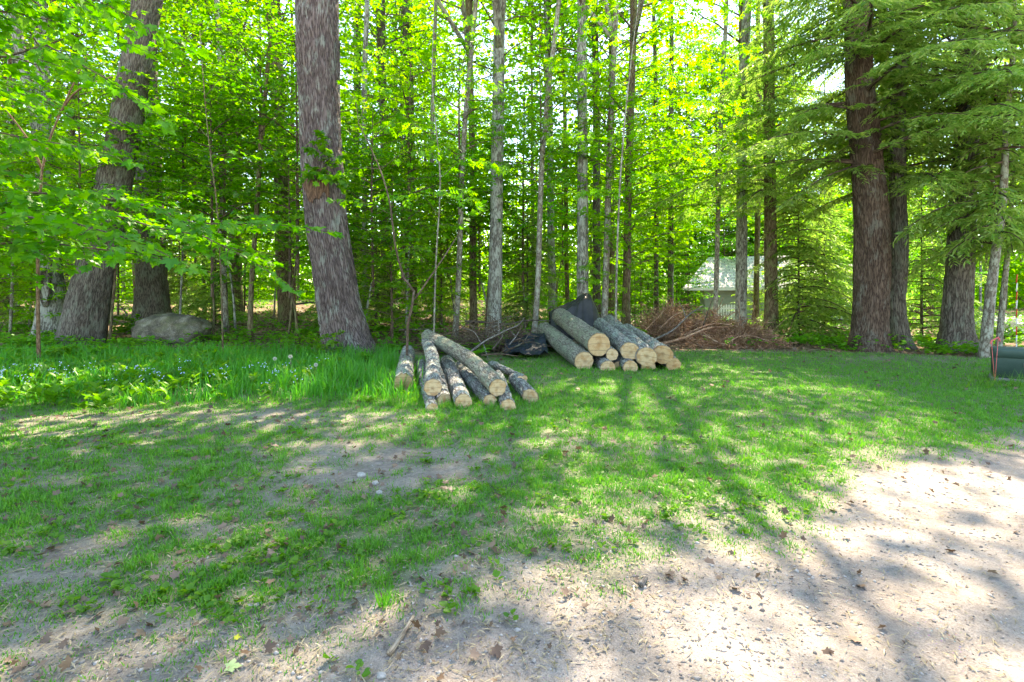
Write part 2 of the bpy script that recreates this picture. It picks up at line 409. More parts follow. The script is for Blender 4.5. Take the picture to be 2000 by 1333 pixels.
# ------------------------------------------------------------------ ground sheet
def build_ground():
    def axis_(lo, hi, step, far, k):
        a = list(np.arange(lo, hi + 1e-6, step)); s = step
        r = []; x = hi
        while x < far: s *= k; x += s; r.append(x)
        s = step; l = []; x = lo
        while x > -far: s *= k; x -= s; l.append(x)
        return np.array(l[::-1] + a + r)
    xs = axis_(-13, 15, .10, 600, 1.12); ys = axis_(1.2, 17, .10, 600, 1.12)
    X, Y = np.meshgrid(xs, ys)
    Z = terr(X, Y)
    v = np.stack([X, Y, Z], -1).reshape(-1, 3)
    ny, nx = X.shape
    i = (np.arange(ny - 1)[:, None] * nx + np.arange(nx - 1)[None]).ravel()
    f = np.stack([i, i + 1, i + nx + 1, i + nx], 1)
    g = grass_density(X, Y); d = Y - road_line(X) + .5 * fbm(X * .8, Y * .8, 2.0, 3)
    rd = 1 - sst(-.5, .9, d)
    df = (1 - lawn_mask(X, Y)) * sst(10.5, 12, Y)
    mb = MB(); mb.add(v, f, 0, grassy=g.ravel(), road=rd.ravel(), duff=df.ravel())
    tag(link('yard_ground', mb.mesh('yard_ground', M['ground'])), kind='structure')
build_ground()

# ------------------------------------------------------------------ grass and ground litter (uncountable: stuff)
def scatter(n, y0, y1, power=1.0, xmax=None, seed=1):
    r = np.random.default_rng(seed); u = r.random(n)
    if power == 1.0: y = y0 * (y1 / y0) ** u
    else: y = (y0 ** (1 - power) + u * (y1 ** (1 - power) - y0 ** (1 - power))) ** (1 / (1 - power))
    x = (r.random(n) * 2 - 1) * (1.08 * y + .5)
    return x, y, r

def build_grass():
    x, y, r = scatter(620000, 1.9, 14.2, 1.0, seed=2)
    d = grass_density(x, y)
    clump = np.clip(fbm(x * 6.5, y * 6.5, 9, 3), -1, 1)
    keep = r.random(len(x)) < np.clip(d * (.78 + .95 * clump), .0, 1)
    x, y, d, clump = x[keep], y[keep], d[keep], clump[keep]; n = len(x)
    h = (.026 + .046 * r.random(n) ** 1.5) * (.7 + .9 * np.clip(clump + .1, 0, 1)) * (.6 + .5 * d) * (.74 + .26 * sst(2.5, 5.5, y))
    h *= 1 + .9 * np.exp(-(((x + .5) / 1.5) ** 2 + ((y - 7.2) / 1.0) ** 2)) + .5 * np.exp(-(((x - 2.2) / 1.8) ** 2 + ((y - 9.8) / .5) ** 2))
    a = r.random(n) * 2 * PI; lean = .25 + .75 * r.random(n)
    ax = np.stack([np.cos(a) * lean, np.sin(a) * lean, np.ones(n)], 1)
    nr = np.stack([np.cos(a), np.sin(a), -lean], 1) + .3 * r.normal(size=(n, 3))
    mb = MB()
    put_leaves(mb, T_blade(), np.stack([x, y, terr(x, y) - .004], 1), ax, nr, h, np.clip(r.random(n) * .7 + .3 * clump + .1, 0, 1), 0, width=(.0035 + .003 * r.random(n)) * (1 + y * .09))
    tag(link('lawn_grass', mb.mesh('lawn_grass', M['grass'])), 'short patchy green lawn grass growing between bare soil', 'grass', kind='stuff')
build_grass()

def build_tall_grass():
    r = np.random.default_rng(3); n = 90000
    x = -13 + 13 * r.random(n); y = 5.6 + 8 * r.random(n)
    m = tall_mask(x, y); cl = fbm(x * 1.6, y * 1.6, 3, 3)
    keep = r.random(n) < m * np.clip(.55 + .7 * cl, .06, 1) * .62
    x, y, cl = x[keep], y[keep], cl[keep]; n = len(x)
    h = (.22 + .30 * r.random(n)) * (.75 + .4 * np.clip(cl, 0, 1)) * (.55 + .45 * sst(6.8, 8.2, y))
    mb = MB(); az = r.random(n) * 2 * PI; bend = .15 + .55 * r.random(n)
    b0 = np.stack([x, y, terr(x, y) - .01], 1); w = .0045 + .0045 * r.random(n)
    dirv = np.stack([np.cos(az), np.sin(az), 0 * az], 1); sd = np.stack([-np.sin(az), np.cos(az), 0 * az], 1)
    rows = []
    for t, wf in ((0, 1), (.38, .95), (.72, .7)):
        c = b0 + dirv * (h * bend * t ** 1.8)[:, None] + np.array([0, 0, 1.0]) * (h * t * (1 - .18 * bend * t))[:, None]
        rows += [c - sd * (w * wf)[:, None], c + sd * (w * wf)[:, None]]
    rows.append(b0 + dirv * (h * bend)[:, None] + np.array([0, 0, 1.0]) * (h * (1 - .25 * bend))[:, None])
    v = np.stack(rows, 1).reshape(-1, 3); o = np.arange(n)[:, None] * 7
    q = np.concatenate([np.array([[0, 1, 3, 2]]) + o, np.array([[2, 3, 5, 4]]) + o]); tr = np.array([[4, 5, 6]]) + o
    mb.add(v, [q, tr], 0, var=np.repeat(np.clip(r.random(n) * .8 + .2 * cl, 0, 1), 7))
    tag(link('tall_grass', mb.mesh('tall_grass', M['tallgrass'])), 'tall lush meadow grass strip before the left trees', 'tall grass', kind='stuff')
    # broad leaved weeds and forget-me-nots mixed into it
    n = 1500; x = -11 + 10 * r.random(n); y = 5.7 + 6.4 * r.random(n)
    near = (r.random(n) < tall_mask(x, y + .45) * np.where(x < -4.9, .9, .12) * np.clip(1.5 - (y - 6) * .2, .25, 1))
    x, y = x[near], y[near]; n = len(x); k = 9
    px = np.repeat(x, k); py = np.repeat(y, k); N_ = n * k
    a = r.random(N_) * 2 * PI; el = .35 + .9 * r.random(N_)
    ax = np.stack([np.cos(a), np.sin(a), el], 1)
    mb = MB(); hh = .02 + .2 * r.random(N_) * (px < -3)
    put_leaves(mb, T_ovate(.30), np.stack([px, py, terr(px, py) + hh], 1), ax, np.stack([-np.cos(a) * el, -np.sin(a) * el, np.ones(N_)], 1), .06 + .10 * r.random(N_), r.random(N_), 0)
    tag(link('leafy_weeds', mb.mesh('leafy_weeds', M['fern'])), 'broad leaved weeds along the front of the tall grass', 'weeds', kind='stuff')
    mblue = bpy.data.materials.new('forget_me_not_petal'); mblue.use_nodes = True
    pb = mblue.node_tree.nodes['Principled BSDF']; pb.inputs['Base Color'].default_value = (.42, .52, .82, 1); pb.inputs['Roughness'].default_value = .8
    n = 110; cx = np.concatenate([-8.2 + 1.3 * r.random(40), -7.0 + 4.2 * r.random(70)]); cy = 7.2 + 1.5 * r.random(n)
    ok = tall_mask(cx, cy + .3) > .4; cx, cy = cx[ok], cy[ok]; k = 4
    cx, cy = cx[::2], cy[::2]; px = np.repeat(cx, k) + .035 * r.normal(size=len(cx) * k); py = np.repeat(cy, k) + .035 * r.normal(size=len(cx) * k); N_ = len(px)
    pz = terr(px, py) + np.repeat(.24 + .13 * r.random(len(cx)), k) + .02 * r.normal(size=N_)
    mb = MB()
    for q in range(5):
        a = q * 2 * PI / 5 + r.random(N_)
        put_leaves(mb, T_diamond(.45), np.stack([px, py, pz], 1), np.stack([np.cos(a), np.sin(a) * .6 - .3, .5 * np.sin(a) + .2], 1), np.stack([0 * px, 0 * px - .7, 0 * px + .7], 1), .011, r.random(N_), 0)
    tag(link('blue_wildflowers', mb.mesh('blue_wildflowers', mblue)), 'tiny pale blue wildflowers dotted through the tall grass', 'wildflowers', kind='stuff')
build_tall_grass()

def build_litter():
    # small weeds in the near lawn
    x, y, r = scatter(2600, 1.95, 6.0, 1.0, seed=8)
    cl = fbm(x * 1.1, y * 1.1, 21, 3)
    k0 = r.random(len(x)) < np.clip(.35 + 1.1 * cl, 0, 1) * np.clip(grass_density(x, y) * 1.6, 0, 1) * (x < 3)
    x, y = x[k0], y[k0]; k = 7
    px = np.repeat(x, k) + .015 * r.normal(size=len(x) * k); py = np.repeat(y, k) + .015 * r.normal(size=len(x) * k); n = len(px)
    a = r.random(n) * 2 * PI
    mb = MB()
    put_leaves(mb, T_ovate(.5), np.stack([px, py, terr(px, py) + .008 + .022 * r.random(n)], 1), np.stack([np.cos(a), np.sin(a), .25 + .5 * r.random(n)], 1), np.stack([0 * a, 0 * a, 0 * a + 1], 1) + .3 * r.normal(size=(n, 3)), .018 + .026 * r.random(n), r.random(n), 0)
    tag(link('lawn_weeds', mb.mesh('lawn_weeds', M['fern'])), 'low round leaved weeds scattered in the thin lawn', 'weeds', kind='stuff')
    # fallen dead leaves
    x, y, r = scatter(4200, 1.9, 14, .8, seed=9)
    d = y - road_line(x); keep = r.random(len(x)) < np.where(d < 0, .05, np.where(x < 0, .55, .28)); x, y = x[keep], y[keep]
    fx = -14 + 30 * r.random(9000); fy = 12 + 20 * r.random(9000) ** 1.4; kf = (1 - lawn_mask(fx, fy)) > r.random(9000); fx, fy = fx[kf], fy[kf]
    bx = .0 + .55 * r.normal(size=260); by = 12.6 + .5 * r.normal(size=260)
    x = np.concatenate([x, fx, bx]); y = np.concatenate([y, fy, by]); n = len(x); a = r.random(n) * 2 * PI
    mb = MB()
    put_leaves(mb, T_maple(), np.stack([x, y, terr(x, y) + .008 + .02 * r.random(n)], 1), np.stack([np.cos(a), np.sin(a), .5 * r.normal(size=n)], 1), np.stack([0 * a, 0 * a, 0 * a + 1], 1) + .5 * r.normal(size=(n, 3)), .016 + .03 * r.random(n) ** 1.5 + .004 * y, r.random(n) ** 1.3, 0)
    tag(link('fallen_leaves', mb.mesh('fallen_leaves', M['dead'])), 'brown dead leaves littering the soil and forest floor', 'leaf litter', kind='stuff')
    # straw, needles and small debris
    x, y, r = scatter(34000, 1.85, 13, 1.0, seed=10)
    d = y - road_line(x); keep = r.random(len(x)) < np.where(d < -.2, .25, .75); x, y = x[keep], y[keep]; n = len(x); a = r.random(n) * 2 * PI
    mb = MB()
    put_leaves(mb, T_diamond(.5), np.stack([x, y, terr(x, y) + .006 + .006 * r.random(n)], 1), np.stack([np.cos(a), np.sin(a), .15 * r.normal(size=n)], 1), np.stack([0 * a, 0 * a, 0 * a + 1], 1) + .2 * r.normal(size=(n, 3)), .02 + .055 * r.random(n) ** 2, r.random(n), 0, width=.0035 + .004 * r.random(n))
    tag(link('dry_straw', mb.mesh('dry_straw', M['straw'])), 'bits of dry straw and needles strewn over bare soil', 'straw', kind='stuff')
    x, y, r = scatter(26000, 1.85, 9, 1.2, seed=12)
    d = y - road_line(x); keep = r.random(len(x)) < np.where(d < 1.0, .22, .10); x, y = x[keep], y[keep]; n = len(x); a = r.random(n) * 2 * PI
    mb = MB()
    put_leaves(mb, T_diamond(.5), np.stack([x, y, terr(x, y) + .006 + .006 * r.random(n)], 1), np.stack([np.cos(a), np.sin(a), .3 * r.normal(size=n)], 1), np.stack([0 * a, 0 * a, 0 * a + 1], 1) + .4 * r.normal(size=(n, 3)), .005 + .022 * r.random(n) ** 3, r.random(n) * .8, 0, width=.004 + .009 * r.random(n) ** 2)
    tag(link('bark_crumbs', mb.mesh('bark_crumbs', M['dead'])), 'dark crumbs of bark and leaf on the dirt road', 'debris', kind='stuff')
    # gravel
    o = np.array([[1,0,0],[0,1,0],[-1,0,0],[0,-1,0],[0,0,.7],[0,0,-.7]], float); of = np.array([[0,1,4],[1,2,4],[2,3,4],[3,0,4],[1,0,5],[2,1,5],[3,2,5],[0,3,5]])
    x, y, r = scatter(26000, 1.85, 6.5, 1.0, seed=13)
    d = y - road_line(x); keep = r.random(len(x)) < np.where(d < -.6, .3, np.where(d < 1.0, .9, .12)); x, y = x[keep], y[keep]; n = len(x)
    s = .0025 + .009 * r.random(n) ** 3.5
    v = o[None] * (1 + .35 * r.normal(size=(n, 6, 1))) * s[:, None, None] * (1 + .3 * r.normal(size=(n, 1, 3))) + np.stack([x, y, terr(x, y) + s * .2], 1)[:, None]
    mb = MB(); mb.add(v.reshape(-1, 3), (of[None] + np.arange(n)[:, None, None] * 6).reshape(-1, 3), 0, var=np.repeat(r.random(n), 6))
    m, t, nn, ll = nt('gravel_stone'); finish(t, ramp(t, attr(t, 'var').outputs['Fac'], [(0, (.16, .14, .13)), (.5, (.32, .28, .25)), (1, (.48, .44, .41))]), .85)
    tag(link('gravel', mb.mesh('gravel', m)), 'fine gravel along the edge of the dirt road', 'gravel', kind='stuff')
build_litter()

# ------------------------------------------------------------------ crowns
UPV = np.array([0, 0, 1.0])
class Leaves:
    def __init__(s): s.p = []; s.a = []; s.n = []; s.s = []
    def add(s, p, a, n, z): s.p.append(p); s.a.append(a); s.n.append(n); s.s.append(z)
    def flush(s, mb, tmpl, r, width=None):
        if not s.p: return
        p, a, n, z = (np.concatenate(q) for q in (s.p, s.a, s.n, s.s))
        put_leaves(mb, tmpl, p, a, n, z, np.clip(.5 + .34 * r.normal(size=len(p)), 0, 1), 0, width=None if width is None else z * width)

def spray(mb, lv, r, path, rad, L, leaf, gap, start=.2, tw=.42, tilt=.35, droop=.12, mi=1, hang=.25):
    """a branch whose side twigs lie in a flat, slightly drooping fan of leaves"""
    path = np.asarray(path); n = len(path)
    tube(mb, path, np.linspace(rad, rad * .25, n), 5, mi, cap=False, seed=float(r.random() * 9))
    d = np.concatenate([[0], np.cumsum(np.linalg.norm(np.diff(path, axis=0), axis=1))]); tot = d[-1]
    ts = np.arange(start * tot, tot, gap * 1.7); sgn = 1
    segs = []
    for t in ts:
        p = np.array([np.interp(t, d, path[:, k]) for k in range(3)])
        q = np.array([np.interp(min(t + .1, tot), d, path[:, k]) for k in range(3)]) - p
        if np.linalg.norm(q) < 1e-6: q = path[-1] - path[-2]
        q /= np.linalg.norm(q)
        sd = np.cross(q, UPV); sd /= np.linalg.norm(sd) + 1e-9
        an = math.radians(48 + 22 * (r.random() - .5)); sgn = -sgn
        dirn = q * math.cos(an) + sd * sgn * math.sin(an) + UPV * (.12 * r.normal())
        ln = L * tw * (1 - .65 * (t / tot)) * (.6 + .6 * r.random())
        segs.append((p, dirn, ln))
    segs.append((path[-1], path[-1] - path[-2], .18 * L))
    for p, dv, ln in segs:
        dv = dv / (np.linalg.norm(dv) + 1e-9)
        k = max(2, int(ln / gap)); t = np.linspace(.12, 1, k)
        tw_ = p + dv * (t * ln)[:, None] - UPV * (droop * ln * t ** 2)[:, None]
        if ln > .35:
            tube(mb, np.stack([p, p + dv * ln * .5 - UPV * droop * ln * .25, tw_[-1]]), [rad * .28, rad * .2, rad * .1], 3, mi, cap=False)
        sd = np.cross(dv, UPV); sd /= np.linalg.norm(sd) + 1e-9
        for s in (1, -1):
            kk = len(tw_)
            ax = dv * .6 + sd * s * .8 + .35 * r.normal(size=(kk, 3)) - UPV * hang
            lv.add(tw_ + .02 * r.normal(size=(kk, 3)), ax, UPV + tilt * r.normal(size=(kk, 3)), leaf * (.45 + .9 * r.random(kk)))
        lv.add(tw_[-1:], dv[None] - UPV * hang, UPV[None] + tilt * r.normal(size=(1, 3)), leaf * np.ones(1))

def layered_crown(name, seed, H, Rm, nb, tmpl, leaf, gap, mats, prof, up=.45, start=.2, tw=.42, tilt=.35, rad=.02, stem=True):
    r = np.random.default_rng(seed); mb = MB(); lv = Leaves()
    if stem: tube(mb, np.array([[0, 0, -.2], [.05, .02, H * .5], [0, .06, H]]), [rad * 2.4, rad * 1.6, rad * .4], 6, 1, seed=1.0)
    for i in range(nb):
        t = (i + .5 * r.random()) / nb; z = t * H * .97; a = i * 2.39996 + .5 * r.normal()
        L = Rm * prof(t) * (.7 + .5 * r.random())
        if L < .25: continue
        u = up * (.6 + .7 * r.random()) + .5 * max(0, t - .7)
        s = np.linspace(0, 1, 7); h = np.array([math.cos(a), math.sin(a), 0]); sd = np.array([-h[1], h[0], 0])
        p = h * (s * L)[:, None] + UPV * (z + L * (u * s - .55 * u * s ** 2.2))[:, None] + sd * (.14 * L * r.normal() * s ** 2)[:, None] + .02 * L * r.normal(size=(7, 3)) * s[:, None]
        spray(mb, lv, r, p, rad * (.5 + .5 * L / Rm), L, leaf, gap, start, tw, tilt)
    lv.flush(mb, tmpl, r)
    return mb.mesh(name, mats, smooth=False)

def hemlock_crown(name, seed, H, Rm, nb, mats, droop=.42, gapf=1.0, tl=.17, ragged=.4):
    r = np.random.default_rng(seed); mb = MB(); lv = Leaves()
    for i in range(nb):
        t = (i + .6 * r.random()) / nb; z = H * t; a = i * 2.39996 + .6 * r.normal()
        L = Rm * (1 - t) ** .75 * (1 - ragged + 1.3 * ragged * r.random()) + .25
        s = np.linspace(0, 1, 9); h = np.array([math.cos(a), math.sin(a), 0]); sd0 = np.array([-h[1], h[0], 0])
        path = h * (s * L)[:, None] + UPV * (z + L * (.22 * s - droop * s ** 2))[:, None] + sd0 * (.12 * L * r.normal() * s ** 2)[:, None]
        tube(mb, path, np.linspace(.012 + .009 * L, .004, 9), 5, 1, cap=False, seed=float(i % 7))
        for k, t2 in enumerate(np.arange(.09 * L + .05, L, .15 * gapf)):
            f = t2 / L; p = np.array([np.interp(f, s, path[:, c]) for c in range(3)])
            q = path[min(int(f * 8) + 1, 8)] - path[int(f * 8) if f < 1 else 7]; q /= np.linalg.norm(q)
            sgn = 1 if k % 2 else -1
            sd = np.cross(q, UPV) * sgn; an = math.radians(55 + 12 * r.normal())
            dv = q * math.cos(an) + sd * math.sin(an); dv[2] -= .08
            ln = min(1.15, .22 + .5 * L * (1 - f) ** .8 * (.5 + .7 * r.random()))
            if r.random() < .10: continue
            n = max(3, int(ln / (.065 * gapf))); tt = np.linspace(.05, 1, n)
            c = p + dv * (tt * ln)[:, None] - UPV * (.28 * ln * tt ** 2)[:, None]
            for s2 in (1, -1):
                sd2 = np.cross(dv, UPV) * s2
                ax = dv * .75 + sd2 * .75 + .25 * r.normal(size=(n, 3)) - UPV * .25
                lv.add(c, ax, UPV + .3 * r.normal(size=(n, 3)), (tl * (1 - .55 * tt) + .05) * (.7 + .5 * r.random(n)))
    lv.flush(mb, T_diamond(.5), r, width=.28)
    return mb.mesh(name, mats, smooth=False)

round_p = lambda t: (math.sin(PI * (.12 + .83 * t)) ** .7)
vase_p = lambda t: .55 + .55 * math.sin(PI * min(1, .2 + .75 * t)) * (1 - .35 * t)
LM = [M['maple'], M['twig']]; LB = [M['beech'], M['twig']]; LC = [M['canopy'], M['twig']]; LH = [M['hemlock'], M['hembark']]
UNDER = [layered_crown('understory_crown', 100 + i, 5.2 + .8 * i, 2.4, 42, T_ovate(.40), .125, .09, [LB, LM, LB][i], round_p, up=.35) for i in range(3)]
ASH = [layered_crown('compound_leaf_crown', 120 + i, 5.0, 2.0, 26, T_ash(), .24, .20, LB, round_p, up=.55, tilt=.45) for i in range(2)]
CANOPY = [layered_crown('canopy_crown', 140 + i, 9.0, 3.4, 46, T_ovate(.44), .20, .19, LC, round_p, up=.7, start=.3, tw=.5, tilt=.6, rad=.035) for i in range(3)]
OPEN = [layered_crown('open_canopy_crown', 150 + i, 9.0, 3.4, 21, T_ovate(.46), .19, .27, LC, round_p, up=.6, start=.35, tw=.42, tilt=.6, rad=.035) for i in range(2)]
HEML = [hemlock_crown('hemlock_crown', 160, 13, 4.9, 88, LH, .38, .82, .16, ragged=.65), hemlock_crown('hemlock_crown', 161, 12, 3.8, 80, LH, .48, .82, .16, ragged=.65)]
FIR = [hemlock_crown('small_hemlock_crown', 170, 4.2, 1.5, 64, LH, .45, .75, .15, ragged=.75), hemlock_crown('small_hemlock_crown', 171, 3.2, 1.4, 52, LH, .4, .75, .15, ragged=.75)]

# ------------------------------------------------------------------ trees
def crown_on(root, me, loc, sc=1.0, rz=None, name='crown', scz=None):
    c = link(name, me, root, loc); c.rotation_euler = (0, 0, R.random() * 2 * PI if rz is None else rz)
    c.scale = (sc, sc, scz or sc); return c

def tree_px(name, label, cat, Z, pts, H, bark, crowns=(), group=None, ns=12, disp=0.0, flare=.0, step=.35, extra=None, fh=.45, dfreq=(12, 2.2)):
    """trunk through photo points (px, py, width px) at distance Z; crowns = (mesh, height, scale)"""
    b = GX(pts[0][0], Z)
    w = [np.array([*P(x, y, Z)]) for x, y, _ in pts]; w[0][2] = b.z - .15
    rr = [q[2] * Z / FPX / 2 for q in pts]
    d = w[-1] - w[-2]; d = d / max(d[2], .3)
    if w[-1][2] < H - 1.5:
        e = w[-1] + d * (H - w[-1][2]); e[0] = w[-1][0] + (e[0] - w[-1][0]) * .6
        w.append(e); rr.append(rr[-1] * .38)
    # small depth wander so that trunks are not all in one plane
    pth = np.concatenate([np.array(w), np.array(rr)[:, None]], 1)
    ln = np.sum(np.linalg.norm(np.diff(pth[:, :3], axis=0), axis=1))
    q = smooth_path(pth, max(8, int(ln / step)))
    q[:, 3] = np.interp(q[:, 2], [a_[2] for a_ in w], rr)
    q[:, 1] += .018 * ln * np.array([float(pn(t * 3.1, pts[0][0] * .37, Z)) for t in np.linspace(0, 1, len(q))]) * np.linspace(0, 1, len(q))
    root = thing(name, b, label, cat, group)
    mb = MB(); tube(mb, q[:, :3] - np.array(b), q[:, 3], ns, 0, True, disp, flare=flare, seed=float(pts[0][0] % 13), fh=fh, dfreq=dfreq)
    tr = link('trunk', mb.mesh('trunk', bark), root)
    for me, h, sc in crowns:
        i = int(np.argmin(np.abs(q[:, 2] - b.z - h)))
        crown_on(root, me, Vector(q[i, :3]) - b, sc)
    return root, tr, q, b

def pick(L): return L[int(R.integers(len(L)))]
can = lambda h=8.5, s=1.0: (pick(CANOPY), h, s)
und = lambda h=3.0, s=1.0: (pick(UNDER), h, s)
ash = lambda h=3.0, s=1.0: (pick(ASH), h, s)

tree_px('oak_tree', 'thick grey oak leaning right with its broad base left of the boulder', 'tree', 15.2,
        [(158, 672, 70), (174, 590, 69), (198, 480, 65), (219, 380, 60), (243, 250, 54), (263, 130, 50), (284, 0, 48)], 17, M['oak'], [(OPEN[0], 9, 1.1)], ns=64, disp=.03, flare=.32, step=.09)
tree_px('oak_tree', 'straight furrowed trunk close behind the leaning oak, above the boulder', 'tree', 19.0,
        [(298, 605, 62), (296, 540, 52), (292, 440, 48), (288, 300, 44), (282, 120, 42), (280, 0, 40)], 17, M['oak'], [can(11, 1.1)], ns=40, disp=.03, flare=.5, step=.14)
hb = tree_px('maple_tree', 'forked tree with a dark rotten hollow in its base, left of the leaning oak', 'tree', 16.5,
        [(98, 655, 50), (102, 600, 48), (100, 520, 36), (94, 420, 30), (88, 300, 26), (82, 130, 22), (80, 0, 20)], 14, M['grey'], [can(8, .9)], ns=32, disp=.025, flare=.5, step=.14)
mb = MB(); w = [P(*q, 16.5) for q in ((94, 330), (72, 240), (52, 160), (38, 90), (25, 0))]
tube(mb, smooth_path(np.array([np.array(x - hb[3]) for x in w]), 16), np.linspace(.2, .13, 16), 12, 0, seed=3.0); link('forked_stem', mb.mesh('forked_stem', M['grey']), hb[0])
mb = MB(); hv = P(110, 562, 16.5) - hb[3]
th = np.linspace(0, 2 * PI, 20, endpoint=False); rr_ = 1 + .2 * pn(np.cos(th) * 2, np.sin(th) * 2, 5)
ringv = [(hv.x + .20 * c * f * k, -.36 + dy, hv.z + .62 * s * f * k) for k, dy in ((1.0, -.04), (.85, -.09), (.6, .06)) for c, s, f in zip(np.cos(th), np.sin(th), rr_)]
fc = [(a * 20 + j, a * 20 + (j + 1) % 20, a * 20 + 20 + (j + 1) % 20, a * 20 + 20 + j) for a in range(2) for j in range(20)] + [tuple(40 + j for j in range(20))]
mb.add(ringv, fc, 0, bark=np.array(ringv)); link('hollow', mb.mesh('hollow', M['dark']), hb[0])

pine = tree_px('pine_tree', 'huge reddish grey pine trunk with curved base and a leafy sprout halfway up', 'tree', 12.4,
        [(684, 706, 92), (676, 660, 84), (664, 600, 79), (648, 500, 77), (634, 390, 77), (625, 280, 78), (621, 140, 79), (619, 0, 80)], 19, M['pine'], [(OPEN[1], 12, 1.0)], ns=96, disp=.040, flare=.42, step=.06, fh=.4)
mb = MB(); lv = Leaves(); rs = np.random.default_rng(77)
for a in ((652, 346, 610, 335), (652, 346, 688, 340), (650, 345, 630, 270), (652, 346, 668, 352), (640, 340, 600, 345), (630, 300, 622, 268), (634, 310, 606, 290), (634, 320, 664, 305), (645, 340, 664, 362), (640, 340, 612, 325)):
    p0 = np.array(P(a[0], a[1], 11.95)); p1 = np.array(P(a[2], a[3], 11.75 - .2 * rs.random()))
    spray(mb, lv, rs, smooth_path([p0, (p0 + p1) / 2 + [0, -.05, .04], p1], 5) - np.array(pine[3]), .006, .5, .15, .09, hang=.6)
lv.flush(mb, T_maple(), rs, ); link('sprout', mb.mesh('sprout', LM, smooth=False), pine[0])
# resin stained wound below the sprout, following the trunk
mb = MB(); gx = np.linspace(-.75, .55, 14); gz = np.linspace(0, 1, 10); rw = .47
vv = []; zz = P(0, 342, 12.4).z; z2 = P(0, 402, 12.4).z
for s in gz:
  for a in gx:
    z = zz + .06 * float(pn(a * 4, 2.2)) * (1 - s) + (z2 - zz + .26 * float(pn(a * 5, 1.3)) + .30 * abs(a)) * s; i = int(np.argmin(np.abs(pine[2][:, 2] - z))); c = pine[2][i]
    vv.append((c[0] - pine[3].x + (c[3] + .03 + .03 * math.sin(PI * s)) * math.sin(a), c[1] - pine[3].y - (c[3] + .03 + .03 * math.sin(PI * s)) * math.cos(a), z - pine[3].z + .05 * math.sin(a * 5)))
i = (np.arange(9)[:, None] * 14 + np.arange(13)[None]).ravel()
mb.add(vv, np.stack([i, i + 1, i + 15, i + 14], 1), 0, bark=np.array(vv))
M['wound'] = bark_mat('resin_wound', (.04, .024, .017), (.145, .082, .055), (.25, .15, .10), 34, 3.4, None); link('bark_wound', mb.mesh('bark_wound', M['wound']), pine[0])

hem1 = tree_px('hemlock_tree', 'massive dark hemlock trunk on the right, largest behind the lawn', 'tree', 13.3,
        [(1697, 692, 70), (1699, 640, 62), (1703, 540, 60), (1703, 420, 58), (1694, 300, 52), (1684, 180, 48), (1676, 0, 44)], 19, M['hembark'], ns=72, disp=.03, flare=.25, step=.08)
crown_on(hem1[0], HEML[0], (-.15, 0, 4.7), 1.0, .4, scz=1.05)
hem2 = tree_px('hemlock_tree', 'slimmer hemlock with a curved foot just right of the massive one', 'tree', 13.9,
        [(1768, 692, 42), (1760, 660, 34), (1752, 600, 31), (1758, 520, 29), (1756, 400, 28), (1752, 250, 25), (1758, 0, 22)], 17, M['oak'], ns=36, disp=.018, flare=.3, step=.12, fh=.25)
crown_on(hem2[0], HEML[1], (0, 0, 4.3), 1.0, 2.0)
hem3 = tree_px('hemlock_tree', 'straight grey brown hemlock left of the green utility box', 'tree', 13.6,
        [(1868, 694, 58), (1870, 620, 48), (1874, 520, 45), (1880, 400, 42), (1890, 260, 38), (1895, 0, 33)], 18, M['oak'], ns=56, disp=.025, flare=.45, step=.09)
crown_on(hem3[0], HEML[0], (0, 0, 4.4), .95, 3.6)
fir = tree_px('fir_sapling', 'slender smooth barked fir leaning right beside the green utility box', 'sapling', 11.9,
        [(1922, 706, 22), (1932, 600, 17), (1944, 500, 15), (1956, 400, 13), (1966, 250, 10), (1975, 60, 7)], 9.5, M['pale'], ns=14, step=.2)
crown_on(fir[0], FIR[0], (.25, 0, 2.6), 1.15, .3, scz=1.6)
fir2 = tree_px('fir_sapling', 'thin fir pole standing behind the green utility box', 'sapling', 13.2,
        [(1949, 690, 12), (1958, 600, 10), (1966, 520, 9), (1974, 400, 7), (1980, 250, 5)], 7.5, M['pale'], ns=10, step=.25)
crown_on(fir2[0], FIR[1], (.2, 0, 2.6), 1.2, 1.3, scz=1.5)
tree_px('hemlock_tree', 'dim trunk half hidden behind the massive hemlock', 'tree', 16.5, [(1737, 680, 20), (1737, 500, 19), (1728, 250, 18), (1722, 0, 16)], 15, M['grey'], [(HEML[1], 5.5, .8)], ns=14)

